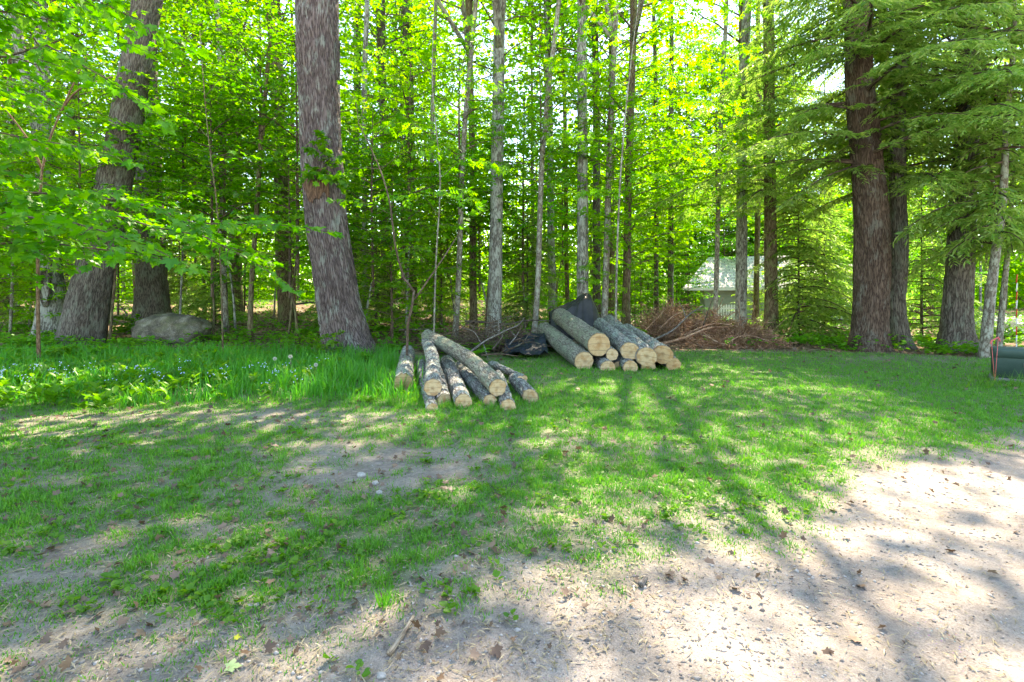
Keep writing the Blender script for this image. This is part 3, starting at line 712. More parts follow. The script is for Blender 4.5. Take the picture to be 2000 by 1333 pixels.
NAMED = [  # base px, distance, px at the top edge, width px, bark, crowns, label
 (462, 24, 455, 25, 'brown', 'c', 'straight dark brown trunk left of the olive brown trunk behind the pine'),
 (563, 21, 531, 30, 'brown', 'c', 'olive brown trunk standing just left behind the huge pine'),
 (441, 18, 424, 12, 'pale', 'u', 'pale slender stem in front of the dark brown trunk left of the pine'),
 (713, 20, 716, 12, 'grey', 'u', 'pale grey stem nearest the right side of the huge pine'),
 (757, 23, 742, 19, 'dark', 'c', 'dark trunk between the huge pine and the forked sapling'),
 (806, 25, 795, 24, 'dark', 'c', 'dark rough trunk behind the forked sapling'),
 (848, 22, 852, 9, 'pale', 'a', 'thin pale stem right behind the forked sapling'),
 (888, 16.2, 930, 11, 'pale', 'a', 'thin pale stem leaning right above the front log pile'),
 (926, 19, 914, 14, 'brown', 'c', 'brownish trunk just left of the stout grey maple'),
 (965, 16.8, 976, 27, 'grey', 'c', 'stout grey maple trunk above the gap between the two log piles'),
 (1042, 16.0, 1092, 11, 'pale', 'a', 'thin stem leaning right just left of the black tarp'),
 (1081, 23, 1068, 15, 'grey', 'c', 'mid grey trunk behind the leaning stem left of the black tarp'),
 (1110, 27, 1098, 9, 'brown', 'u', 'thin brown stem seen left above the black tarp'),
 (1138, 16.4, 1137, 23, 'grey', 'c', 'stout straight grey maple rising right behind the black tarp'),
 (1166, 23, 1162, 16, 'dark', 'c', 'dark trunk just right of the maple behind the black tarp'),
 (1178, 16.5, 1206, 13, 'pale', 'a', 'pale smooth stem leaning right above the log stack'),
 (1193, 26, 1196, 13, 'brown', 'c', 'brownish trunk behind the pale leaning stem over the log stack'),
 (1221, 18.5, 1238, 16, 'brown', 'c', 'brown trunk rising just right behind the log stack'),
 (1283, 27, 1276, 9, 'dark', 'u', 'left one of two thin dark poles above the brush pile'),
 (1308, 27, 1311, 10, 'dark', 'u', 'right one of two thin dark poles above the brush pile'),
 (1395, 17.5, 1418, 10, 'pale', 'a', 'thin pale stem in front of the left end of the grey roof'),
 (1446, 18.5, 1456, 21, 'grey', 'c', 'mossy trunk standing in front of the middle of the grey roof'),
 (1477, 23, 1480, 11, 'brown', 'u', 'slim brown stem between the two mossy trunks by the house'),
 (1508, 17.8, 1498, 24, 'brown', 'c', 'mossy brown trunk at the right end of the grey roof'),
 (400, 27, 392, 8, 'dark', 'u', 'thin dark stem behind the boulder, right of the furrowed trunk'),
 (362, 30, 352, 8, 'dark', 'u', 'thinnest dark stem behind the boulder'),
 (30, 25, 18, 15, 'grey', 'c', 'grey trunk at the left edge behind the ferns'),
 (690, 29, 700, 14, 'dark', 'c', 'dim trunk peeking out right behind the huge pine'),
]
BY = {}
for (bx, Z, tx, w, bk, ck, lab) in NAMED:
    cr = {'c': [(pick(OPEN if Z < 19.5 else CANOPY), 7.0 + 2.5 * R.random(), .8 + .3 * R.random())] if bx not in (1508, 1477) else [(HEML[1], 4.6, .85)], 'u': [und(3.2 + 2 * R.random(), .8 + .3 * R.random())], 'a': [ash(3.6 + 1.5 * R.random(), .85 + .3 * R.random())]}[ck]
    mid = bx + (tx - bx) * .45 + (4 * R.normal() if w < 16 else 1.5 * R.normal())
    H = 15.5 + 2 * R.random() if ck == 'c' else 8.5 + 2 * R.random()
    BY[bx] = tree_px({'c': 'maple_tree', 'u': 'young_tree', 'a': 'ash_sapling'}[ck], lab, 'tree', Z, [(bx, HY + CAMH * 1000 / Z, w * 1.15), (bx + (tx - bx) * .12, HY + 20, w), (mid, 280, w * .9), (tx, 0, w * .8)], H, M[bk], cr, ns=14 if w > 18 else 8, flare=.35 if w > 13 else .1, step=.4, disp=.012 if w > 18 else 0)
SHADE_CROWNS = [(965, .2, 14.5, 13.0, .85), (1138, 2.6, 14.6, 13.0, 1.0), (1178, .3, 15.8, 12.0, 1.0), (1221, 4.3, 12.9, 13.0, .75), (1508, 6.9, 13.2, 13.0, .75), (926, -4.4, 14.9, 13.0, .9), (965, -.6, 13.4, 12.0, .55), (926, -1.8, 13.4, 12.4, .5), (1178, 1.7, 14.0, 12.4, .5)]  # unseen overhanging crowns, added to cast dappled shade on lawn and road
for i, (bx, x, y, z, sc) in enumerate(SHADE_CROWNS):
    ro, _, q, b = BY[bx]; k = int(np.argmin(np.abs(q[:, 2] - (z - 2.5)))); a = q[k, :3] - np.array(b); e = np.array([x, y, z]) - np.array(b)
    mb = MB(); tube(mb, smooth_path([a, a * .5 + e * .5 + [0, 0, .5], e + [0, 0, 3.5]], 12), np.linspace(q[k, 3] * .8, .03, 12), 8, 0, seed=float(i)); link('limb', mb.mesh('limb', M['grey']), ro)  # added limb that carries the unseen shading crown
    crown_on(ro, pick(OPEN if i < 6 else CANOPY), e, sc, scz=sc * .55)
# the winding brown stem between the dark brown trunk and the olive brown one
tree_px('young_tree', 'winding slender brown stem between boulder and huge pine', 'tree', 15.5, [(489, 662, 11), (490, 600, 10), (496, 480, 9), (508, 330, 9), (519, 200, 8), (532, 60, 7)], 10, M['brown'], [und(5.0, .9)], ns=10)

# understory and forest depth: young trees and far trunks that nothing tells apart
GL = 'young bright green trees filling the wood'
uz = []
for i in range(62):
    Z = 14.8 + 20 * R.random() ** 1.3; px = -150 + 1950 * (i + R.random()) / 62
    if px > 1250: Z += 4
    if 1320 < px < 1560 and Z < 33: Z = 41 + 5 * R.random()
    uz.append((px, Z))
for i, (px, Z) in enumerate(uz):
    b = GX(px, Z); ro = thing('young_tree', b, 'young bright green broadleaf tree among the trunks of the wood', 'tree', GL)
    h = (1.2 + 2.6 * R.random()) if i % 4 else .25; mb = MB(); lean = .25 * R.normal()
    tube(mb, smooth_path([(0, 0, -.1), (lean * .3, .05, h * .5), (lean, 0, h + .4)], 6), np.linspace(.045, .03, 6), 6, 0, seed=float(i)); link('trunk', mb.mesh('trunk', M[pick(['brown', 'pale', 'grey'])]), ro)
    crown_on(ro, pick(UNDER + ASH[:1]), (lean, 0, h), .75 + .5 * R.random())
for i in range(20):
    px = 1170 + 620 * (i + R.random()) / 20; Z = 40 + 6 * R.random(); b = GX(px, Z)
    ro = thing('young_tree', b, 'young bright green broadleaf tree among the trunks of the wood', 'tree', GL); h = .6 + 5 * R.random()
    mb = MB(); tube(mb, smooth_path([(0, 0, -.1), (.1, .05, h * .5), (0, 0, h + .4)], 6), np.linspace(.07, .05, 6), 6, 0, seed=float(i)); link('trunk', mb.mesh('trunk', M['brown']), ro)
    crown_on(ro, pick(UNDER), (0, 0, h), 1.25 + .5 * R.random())
for (px, Z, sc) in ((1345, 25, .55), (1470, 26, .42), (1590, 24, .6), (1640, 27, .7), (1820, 19, .6), (1240, 21, .5)):
    b = GX(px, Z); ro = thing('young_tree', b, 'young bright green broadleaf tree among the trunks of the wood', 'tree', GL)
    crown_on(ro, pick(UNDER), (0, 0, .15), sc)
GF = 'trees far back in the wood'
for i in range(64):
    Z = 27 + 33 * R.random(); px = -250 + 2500 * (i + R.random()) / 64
    if 1230 < px < 1760 and Z < 50: Z += 16
    b = GX(px, Z); ro = thing('forest_tree', b, 'distant tree far back in the bright green wood', 'tree', GF)
    mb = MB(); H = 17 + 8 * R.random(); r0 = .07 + .13 * R.random(); l = .5 * R.normal()
    tube(mb, smooth_path([(0, 0, -.2), (l * .3 + .1 * R.normal(), 0, H * .4), (l, 0, H)], 9), np.linspace(r0, r0 * .3, 9), 8, 0, seed=float(i)); link('trunk', mb.mesh('trunk', M[pick(['dark', 'brown', 'grey', 'dark'])]), ro)
    clr = 1130 < px < 1800 and Z < 52
    crown_on(ro, pick(OPEN if px > 500 else CANOPY), (l * .6, 0, 4.5 + 4 * R.random()), .8 + .4 * R.random())
    if not clr and R.random() < .85: crown_on(ro, pick(CANOPY), (l * .8, 0, H - 9 + 3 * R.random()), .95 + .45 * R.random())
for i in range(9):
    px = 1220 + 330 * (i + R.random()) / 9; Z = 52 + 8 * R.random(); b = GX(px, Z); ro = thing('forest_tree', b, 'distant tree far back in the bright green wood', 'tree', GF)
    mb = MB(); tube(mb, smooth_path([(0, 0, -.2), (.3, 0, 12), (0, 0, 27)], 9), np.linspace(.2, .05, 9), 8, 0, seed=float(i)); link('trunk', mb.mesh('trunk', M['brown']), ro)
    for z in (9, 18): crown_on(ro, pick(CANOPY), (.2, 0, z + 2 * R.random()), 1.25)
GHm = 'small hemlocks in the shade of the wood'
for (px, Z, me, sc) in ((1030, 19, 0, 1.0), (690, 21, 0, 1.1), (735, 19, 1, 1.1), (860, 23, 0, 1.2), (350, 24, 0, 1.2), (420, 21, 1, 1.0), (1560, 18, 0, 1.3), (1610, 20, 1, 1.4), (1800, 17, 0, 1.2), (20, 20, 1, 1.2)):
    b = GX(px, Z); ro = thing('small_hemlock', b, 'small dark hemlock growing between the trunks of the wood', 'tree', GHm)
    mb = MB(); tube(mb, smooth_path([(0, 0, -.1), (0, 0, 4.2 * sc)], 6), np.linspace(.05, .012, 6), 6, 0); link('trunk', mb.mesh('trunk', M['dark']), ro)
    crown_on(ro, FIR[me], (0, 0, .3), sc)

# ------------------------------------------------------------------ maple hanging in from the left, saplings
def branchy(root, base, paths, seed, leaf, gap, tmpl, mats, name='crown', rad=.016, tw=.38, hang=.35, tilt=.4, start=.25):
    rs = np.random.default_rng(seed); mb = MB(); lv = Leaves()
    for pts in paths:
        w = np.array([np.array(P(*q)) for q in pts]) - np.array(base)
        p = smooth_path(w, 9); L = np.sum(np.linalg.norm(np.diff(p, axis=0), axis=1))
        p += .012 * L * rs.normal(size=p.shape) * np.linspace(0, 1, 9)[:, None]
        spray(mb, lv, rs, p, rad * (.5 + .25 * L), L, leaf, gap, start, tw, tilt, hang=hang)
    lv.flush(mb, tmpl, rs)
    return link(name, mb.mesh(name, mats, smooth=False), root)

mroot, _, mq, mbase = tree_px('maple_tree', 'near maple at the left edge with large lobed leaves hanging over the grass', 'tree', 6.0,
        [(-420, 825, 46), (-425, 600, 40), (-415, 300, 36), (-400, 0, 30)], 11, M['grey'], [(OPEN[0], 6.5, .8)], ns=20, flare=.3)
T0 = (-415, 470, 6.0)
branchy(mroot, mbase, [
    [(-410, 420, 6), (-120, 440, 5.3), (90, 432, 5.1), (250, 462, 5.0)],
    [(-410, 380, 6), (-60, 372, 6), (200, 392, 6.1), (380, 410, 6.2), (500, 448, 6.3)],
    [(-410, 430, 6), (-100, 470, 5.8), (110, 478, 5.6), (245, 508, 5.6)],
    [(-410, 400, 6), (-80, 400, 6.4), (250, 420, 6.8), (400, 465, 6.9), (480, 498, 6.9)],
    [(-410, 300, 6), (-150, 270, 5.8), (30, 262, 5.6), (130, 290, 5.5)],
    [(-405, 180, 6), (-180, 120, 5.4), (40, 105, 5.3), (190, 140, 5.2)],
    [(-400, 100, 6), (-120, 20, 6), (60, 30, 6.2), (190, 60, 6.4)],
    [(-400, 20, 6), (-150, -60, 5.6), (50, -50, 5.5), (230, 20, 5.5)],
    [(-400, 0, 6), (-100, -120, 6.4), (100, -110, 6.8), (220, -60, 7)],
    [(-405, 250, 6), (-150, 210, 6.6), (60, 190, 7), (150, 230, 7.2)],
    [(-405, 330, 6), (-180, 330, 5.6), (-20, 335, 5.5), (90, 365, 5.5)],
    ], 301, .115, .085, T_maple(), LM, tw=.30, tilt=.38)

def sapling(name, label, Z, stems, branches, bark, seed, leaf, gap, tmpl, mats, w0=.03, **kw):
    b = P(*stems[0][0], Z); b.z = float(terr(b.x, b.y)); root = thing(name, b, label, 'sapling'); mb = MB()
    for i, st in enumerate(stems):
        pts = np.array([np.array(P(x, y, Z + .15 * math.sin(k * 2 + i))) - np.array(b) for k, (x, y) in enumerate(st)])
        if i == 0: pts[0] = (0, 0, -.08)
        p = smooth_path(pts, 16); tube(mb, p, np.linspace(w0 if i == 0 else w0 * .7, w0 * .35, 16), 8, 0, seed=i * 2.0)
    link('stem', mb.mesh('stem', bark), root)
    branchy(root, b, [[(x, y, Z + dz) for (x, y, dz) in br] for br in branches], seed, leaf, gap, tmpl, mats, rad=.008, **kw)
    return root
sapling('maple_sapling', 'reddish stemmed maple sapling forking in front of the leaning oak', 10.2,
        [[(76, 690), (74, 560), (76, 420), (88, 300), (125, 205), (172, 105)], [(82, 330), (56, 275), (12, 215)], [(110, 230), (160, 172), (220, 150)]],
        [[(172, 105, 0), (210, 60, .1), (260, 30, .2)], [(150, 150, 0), (110, 90, -.4), (70, 60, -.6)], [(60, 280, 0), (20, 270, -.4), (-30, 280, -.6)], [(90, 300, 0), (140, 290, -.6), (190, 300, -.9)], [(76, 420, 0), (110, 400, -.6), (150, 405, -.9)], [(12, 215, 0), (-20, 170, 0), (-40, 130, 0)]],
        M['reddish'], 302, .13, .11, T_maple(), LM, .035)
sapling('maple_sapling', 'bare forked sapling with two rising arms behind the front log pile', 9.6,
        [[(793, 690), (796, 660), (800, 610), (812, 582), (790, 545), (772, 480), (762, 400), (742, 330), (700, 240)], [(810, 585), (838, 545), (862, 510), (893, 462)]],
        [[(745, 330, 0), (790, 300, -.5), (860, 290, -.8)], [(765, 420, 0), (720, 400, -.4), (670, 390, -.6)], [(740, 330, 0), (690, 330, .3), (640, 345, .4)], [(720, 280, 0), (780, 230, .2), (850, 225, .4)], [(700, 240, 0), (730, 170, 0), (790, 140, 0)], [(893, 462, 0), (910, 430, 0), (935, 405, 0)], [(700, 240, 0), (690, 160, .2), (680, 90, .3)]],
        M['twig'], 303, .11, .12, T_maple(), LM, .028)
sapling('ash_sapling', 'leafy ash sapling with pale compound leaves between the pine and the stout maple', 11.5,
        [[(846, 650), (852, 500), (860, 350), (845, 180), (850, -30)]],
        [[(855, 420, 0), (820, 380, -.3), (770, 380, -.5)], [(858, 350, 0), (910, 310, .2), (960, 320, .3)], [(855, 280, 0), (800, 240, 0), (740, 250, 0)], [(850, 220, 0), (900, 160, -.2), (950, 160, -.3)], [(846, 150, 0), (790, 90, 0), (730, 100, 0)], [(848, 80, 0), (890, 30, .2), (940, 40, .3)], [(848, 40, 0), (800, -10, 0), (760, -10, 0)], [(852, 390, 0), (890, 370, -.8), (920, 390, -1.2)]],
        M['pale'], 304, .22, .15, T_ash(), LB, .022, tilt=.5)
sapling('ash_sapling', 'tall ash sapling spreading pale compound leaves over the log stack', 12.6,
        [[(1202, 690), (1205, 500), (1215, 300), (1235, 100), (1260, -80)]],
        [[(1215, 320, 0), (1150, 270, -.3), (1080, 270, -.5)], [(1215, 300, 0), (1280, 240, .2), (1360, 245, .3)], [(1225, 200, 0), (1300, 150, 0), (1400, 150, 0)], [(1225, 170, 0), (1160, 120, -.2), (1080, 120, -.3)], [(1240, 90, 0), (1310, 40, 0), (1390, 50, 0)], [(1240, 60, 0), (1190, 10, 0), (1110, 20, 0)], [(1210, 380, 0), (1260, 340, -.6), (1320, 350, -1.0)], [(1250, 0, 0), (1330, -50, 0), (1430, -20, 0)], [(1235, 130, 0), (1320, 95, .3), (1430, 105, .5)], [(1245, 30, 0), (1350, -10, .4), (1460, 20, .6)], [(1220, 240, 0), (1320, 195, .4), (1420, 205, .7)], [(1210, 330, 0), (1300, 290, .3), (1400, 300, .5)], [(1240, 90, 0), (1180, 50, .5), (1100, 60, .8)], [(1210, 400, 0), (1170, 370, -.5), (1120, 380, -.8)]],
        M['pale'], 305, .22, .14, T_ash(), LB, .03, tilt=.5)
sapling('maple_sapling', 'young maple sapling with open layered sprays between the boulder and the pine', 11.0,
        [[(436, 655), (432, 560), (425, 420), (405, 250), (390, 60)]],
        [[(428, 440, 0), (480, 420, -.3), (560, 440, -.5)], [(425, 420, 0), (380, 380, -.2), (330, 380, -.4)], [(415, 330, 0), (460, 300, .2), (520, 310, .3)], [(408, 270, 0), (360, 230, 0), (320, 240, 0)], [(400, 190, 0), (450, 140, 0), (520, 150, 0)], [(396, 120, 0), (350, 70, 0), (320, 80, 0)], [(392, 70, 0), (440, 10, 0), (510, 20, 0)]],
        M['brown'], 306, .115, .11, T_maple(), LM, .02)

# ------------------------------------------------------------------ seedlings, ferns, flowers
def seedling(label, px, py, Z, hpx, seed, n=7, leaf=.10, tmpl=None, name='seedling', cat='plant'):
    b = P(px, py, Z); b.z = float(terr(b.x, b.y)); root = thing(name, b, label, cat); rs = np.random.default_rng(seed)
    h = hpx * Z / FPX; mb = MB(); lv = Leaves()
    tube(mb, smooth_path([(0, 0, -.03), (.03, 0, h * .5), (.0, .02, h)], 6), np.linspace(.008, .003, 6), 5, 1)
    for i in range(n):
        a = i * 2.4; z = h * (.35 + .62 * i / n); L = (.14 + .12 * rs.random()) * h / .5; d = np.array([math.cos(a), math.sin(a), .35])
        p = np.array([0, 0, z]) + d * np.linspace(0, L, 4)[:, None]
        spray(mb, lv, rs, p, .003, L, leaf, leaf * .8, .3, .5, .3, hang=.4)
    lv.flush(mb, tmpl or T_ovate(.42), rs)
    link('leaves', mb.mesh('leaves', [M['fern'], M['twig']], smooth=False), root)
seedling('bright leafy seedling growing against the left foot of the huge pine', 634, 702, 11.3, 55, 1, 9, .11)
seedling('low leafy seedling in the grass just right of the pine foot', 712, 716, 10.6, 24, 2, 8, .09)
seedling('yellow green seedling in front of the huge pine', 654, 724, 10.0, 26, 3, 8, .10)
seedling('maple seedling clump at the foot of the leaning oak', 120, 712, 10.6, 34, 4, 14, .10, T_maple())
seedling('yellowish maple seedling left of the boulder', 185, 712, 10.8, 30, 5, 12, .10, T_maple())
seedling('leafy seedling beside the brush pile behind the log stack', 1243, 640, 14.6, 32, 6, 12, .13)
seedling('leafy seedling between boulder and leaning oak', 245, 640, 16.0, 45, 7, 12, .13)

def fern_mesh(seed):
    rs = np.random.default_rng(seed); mb = MB(); lv = Leaves()
    for i in range(11):
        a = i * 2.4 + .4 * rs.normal(); L = .42 + .22 * rs.random(); s = np.linspace(0, 1, 16)
        h = np.array([math.cos(a), math.sin(a), 0])
        p = h * (L * .85 * s)[:, None] + UPV * (L * (1.0 * s - .72 * s ** 2))[:, None]
        tube(mb, p, np.linspace(.004, .0015, 16), 3, 1, cap=False)
        sd = np.cross(h, UPV)
        for sg in (1, -1):
            q = p[2:]; f = s[2:]; ln = .15 * np.sin(PI * np.clip(f * .9 + .12, 0, 1)) ** .8 + .01
            lv.add(q, sd * sg + h * .35 + .05 * rs.normal(size=q.shape), UPV + .15 * rs.normal(size=q.shape) - h * .3, ln)
    lv.flush(mb, T_diamond(.16), rs, width=1.0)
    return mb.mesh('fern_fronds', [M['fern'], M['twig']], smooth=False)
FERN = [fern_mesh(401), fern_mesh(402)]
for i, (px, Z, sc, lab) in enumerate((
    (915, 11.4, 1.2, 'big fern right behind the long top log of the front pile'), (950, 12.4, 1.1, 'fern between front log pile and the stout grey maple'), (872, 12.2, 1.1, 'fern right of the forked sapling'),
    (770, 13.0, 1.0, 'fern between the huge pine and the forked sapling'), (1228, 12.6, .8, 'low fern just right of the log stack back end'), (1268, 12.3, .7, 'small fern on the lawn edge before the brush pile'),
    (40, 13.5, 1.3, 'fern at the far left edge below the maple'), (8, 11.5, 1.2, 'leftmost fern at the picture edge'), (60, 18, 1.5, 'pale sunlit fern behind the hollow tree'),
    (250, 14.2, 1.1, 'fern in front of the furrowed trunk left of the boulder'), (425, 15.5, 1.0, 'fern just right of the boulder'), (600, 17, 1.2, 'fern left behind the huge pine'),
    (745, 18, 1.3, 'fern under the dark trunk right of the pine'), (1560, 14.6, 1.1, 'fern in front of the house wall'), (1610, 15.2, 1.2, 'fern left of the massive hemlock'), (1645, 14.2, 1.0, 'fern at the foot of the massive hemlock'),
    (1805, 14.8, 1.2, 'fern between the slim hemlock and the straight one'), (1830, 13.9, .8, 'small fern left at the foot of the straight hemlock'), (1905, 12.6, .8, 'fern beside the slender fir'))):
    o = link('fern', FERN[i % 2], None, GX(px, Z)); o.scale = (sc,) * 3; o.rotation_euler = (0, 0, i * 1.3); tag(o, lab, 'fern', "ferns along the wood's edge")

mseed = plain_mat('seed_fluff', (.55, .55, .50), (.75, .75, .70), 60, .9)
for i, (px, py, Z, hp, lab) in enumerate(((567, 697, 8.4, 68, 'tall dandelion clock, biggest white seed head in the grass'), (537, 701, 8.8, 50, 'dandelion clock left of the tallest one'), (617, 713, 8.6, 42, 'small dandelion clock right of the tallest one'))):
    b = P(px, py, Z); g = float(terr(b.x, b.y)); root = thing('dandelion', (b.x, b.y, g), lab, 'dandelion', 'dandelion clocks in the tall grass')
    h = b.z - g; mb = MB(); tube(mb, smooth_path([(.03, 0, -.02), (.02, 0, h * .5), (0, 0, h)], 6), np.full(6, .004), 5, 0); link('stalk', mb.mesh('stalk', M['pale']), root)
    mb = MB(); rs = np.random.default_rng(i); d = rs.normal(size=(160, 3)); d /= np.linalg.norm(d, axis=1)[:, None]
    put_leaves(mb, T_diamond(.16), d * .004 + [0, 0, h], d, rs.normal(size=(160, 3)), .033, rs.random(160), 0)
    link('seed_head', mb.mesh('seed_head', mseed, smooth=False), root)

# undergrowth, far woods, all uncountable
def build_undergrowth():
    r = np.random.default_rng(500); n = 9000
    y = 11.8 + 30 * r.random(n) ** 1.5; x = (r.random(n) * 2 - 1) * (1.1 * y + 1)
    cl = fbm(x * .5, y * .5, 31, 3)
    k0 = (r.random(n) < np.clip(.45 + .9 * cl, .05, 1)) & ((1 - lawn_mask(x, y)) > .6) & ~((x > .2) & (x < 3.4) & (y < 13.4)) & (tall_mask(x, y) < .3) & ~((x > 3) & (x < 8) & (y < 15.5) & (r.random(n) < .8))
    x, y = x[k0], y[k0]; k = 9; hs = .08 + .32 * r.random(len(x)) ** 1.5
    px = np.repeat(x, k) + .09 * r.normal(size=len(x) * k); py = np.repeat(y, k) + .09 * r.normal(size=len(x) * k); N_ = len(px)
    pz = terr(px, py) + np.repeat(hs, k) * (.4 + .7 * r.random(N_)); a = r.random(N_) * 2 * PI
    mb = MB()
    put_leaves(mb, T_ovate(.42), np.stack([px, py, pz], 1), np.stack([np.cos(a), np.sin(a), .3 * r.normal(size=N_)], 1), UPV + .35 * r.normal(size=(N_, 3)), .07 + .08 * r.random(N_), r.random(N_), 0)
    tag(link('undergrowth', mb.mesh('undergrowth', M['fern'], smooth=False)), 'low green plants covering the forest floor', 'undergrowth', kind='stuff')
    # far wood as one mass: clumped leaves on and between dim stems
    n = 2300; cy = 48 + 40 * r.random(n); cx = (r.random(n) * 2 - 1) * (1.25 * cy); cz = .5 + 17.5 * r.random(n) ** 1.25
    gap = fbm(cx * .09, cz * .16, cy * .03, 3); k0 = gap > -.75 + .62 * sst(5, 14, cz); cx, cy, cz = cx[k0], cy[k0], cz[k0]
    n = 900; y2 = 50 + 34 * r.random(n); cx = np.concatenate([cx, (r.random(n) * 2 - 1) * 1.25 * y2]); cy = np.concatenate([cy, y2]); cz = np.concatenate([cz, .4 + 6 * r.random(n)])
    k = 70; m = len(cx); px = np.repeat(cx, k) + 1.7 * r.normal(size=m * k); py = np.repeat(cy, k) + 1.7 * r.normal(size=m * k); pz = np.repeat(cz, k) + .9 * r.normal(size=m * k)
    pz = np.maximum(pz, terr(px, py) + .1); N_ = m * k; a = r.random(N_) * 2 * PI
    mb = MB()
    put_leaves(mb, T_ovate(.45), np.stack([px, py, pz], 1), np.stack([np.cos(a), np.sin(a), .5 * r.normal(size=N_)], 1), UPV + .6 * r.normal(size=(N_, 3)), .32 + .22 * r.random(N_), r.random(N_), 0)
    for i in range(150):
        yy = 46 + 40 * r.random(); xx = (r.random() * 2 - 1) * 1.2 * yy; g = float(terr(xx, yy))
        tube(mb, np.array([[xx, yy, g - .3], [xx + .3 * r.normal(), yy, g + 8], [xx + .6 * r.normal(), yy, g + 16]]), np.array([.2, .14, .05]) * (.5 + .8 * r.random()), 6, 1, seed=float(i % 11))
    tag(link('far_woods', mb.mesh('far_woods', [M['canopy'], M['brown']], smooth=False)), 'far woods closing the view behind the trees', 'woods', kind='stuff')
build_undergrowth()

# ------------------------------------------------------------------ boulder
def rock(name, label, loc, size, seed, mat, cat='boulder', sub=5, rough=.22, group=None, rz=0):
    import bmesh
    bm = bmesh.new(); bmesh.ops.create_icosphere(bm, subdivisions=sub, radius=1)
    me = bpy.data.meshes.new(name)
    c = np.array([v.co[:] for v in bm.verts])
    d = 1 + rough * fbm(c[:, 0] * 1.1 + seed, c[:, 1] * 1.1, c[:, 2] * 1.1, 2) + rough * .25 * fbm(c[:, 0] * 5 + seed, c[:, 1] * 5, c[:, 2] * 5, 3)
    c = c * d[:, None] * np.array(size)
    for v, p in zip(bm.verts, c): v.co = p
    for f in bm.faces: f.smooth = True
    bm.to_mesh(me); bm.free(); me.materials.append(mat)
    o = link(name, me, None, loc); o.rotation_euler = (0, 0, rz); return tag(o, label, cat, group)
def granite():
    m, t, nn, ll = nt('mossy_granite')
    tc = N(t, 'ShaderNodeTexCoord').outputs['Object']; n1 = noise(t, tc, 3, 6, .65); n2 = noise(t, tc, 40, 4, .7)
    c = ramp(t, math_(t, 'ADD', math_(t, 'MULTIPLY', n1, .6), math_(t, 'MULTIPLY', n2, .4)), [(.36, (.04, .036, .026)), (.5, (.15, .135, .10)), (.62, (.34, .31, .25))])
    c = mix(t, ramp(t, noise(t, tc, 2.2, 5, .7), [(.5, 0.0), (.66, .6)]), c, (.13, .15, .06))
    finish(t, c, .9, math_(t, 'ADD', n1, math_(t, 'MULTIPLY', n2, .4)), .8, .05, .2); return m
M['granite'] = granite()
b = GX(340, 15.6)
rock('boulder', 'large rounded grey boulder lying at the edge of the wood', (b.x, b.y, b.z + .28), (1.06, .8, .60), 3.3, M['granite'])
M['stone'] = plain_mat('pale_stone', (.28, .26, .24), (.46, .44, .41), 30, .85)
for i, (px, py, w, lab) in enumerate(((706, 931, 18, 'pale stone topmost in the bare sandy patch'), (733, 946, 14, 'pale stone in the middle of the sandy patch'), (741, 965, 15, 'pale stone lowest in the sandy patch'), (487, 1186, 12, 'left one of two small pale pebbles in the near grass'), (501, 1184, 12, 'right one of two small pale pebbles in the near grass'), (928, 1157, 16, 'whitish stone at the grass edge by the dirt road'), (745, 1322, 18, 'blue grey stone at the bottom edge of the picture'))):
    b = G(px, py); s = w * b.y / FPX / 2
    rock('stone', lab, (b.x, b.y, b.z + s * .3), (s, s * .8, s * .6), 7.1 * i, M['stone'], 'stone', 3, .25, None, i)

# ------------------------------------------------------------------ logs
def cut_face(mb, c, n, ring, seed, jag=0.0, rs=None):
    """disc through ring points, slightly dished and split; attribute cut = face coordinates over radius"""
    ring = np.asarray(ring); c = ring.mean(0); m = len(ring); rad = np.linalg.norm(ring - c, axis=1).mean()
    e1 = ring[0] - c; e1 /= np.linalg.norm(e1); e2 = np.cross(n, e1); rows = [c[None]]; off = np.array([.12 * math.cos(seed), .12 * math.sin(seed)])
    vs = []; ct = []
    for k, f in enumerate((.0, .2, .4, .6, .8, .94, 1.0)):
        q = c + (ring - c) * f if f else c[None]
        loc = np.stack([(q - c) @ e1, (q - c) @ e2], 1) / rad
        w = .012 * rad * pn(loc[:, 0] * 2.2 + seed, loc[:, 1] * 2.2, seed) * 3
        q = q + n * (w * (1 if f < 1 else 0) + .008)[:, None]
        vs.append(q); ct.append(np.stack([loc[:, 0] - off[0] * (1 - f), loc[:, 1] - off[1] * (1 - f), 0 * loc[:, 0] + seed], 1))
    v = np.concatenate(vs); a = np.concatenate(ct)
    tri = np.array([[0, 1 + j, 1 + (j + 1) % m] for j in range(m)])
    qd = np.concatenate([np.stack([1 + k * m + np.arange(m), 1 + (k + 1) * m + np.arange(m), 1 + (k + 1) * m + (np.arange(m) + 1) % m, 1 + k * m + (np.arange(m) + 1) % m], 1) for k in range(5)])
    mb.add(v, [tri, qd], 0, cut=a)

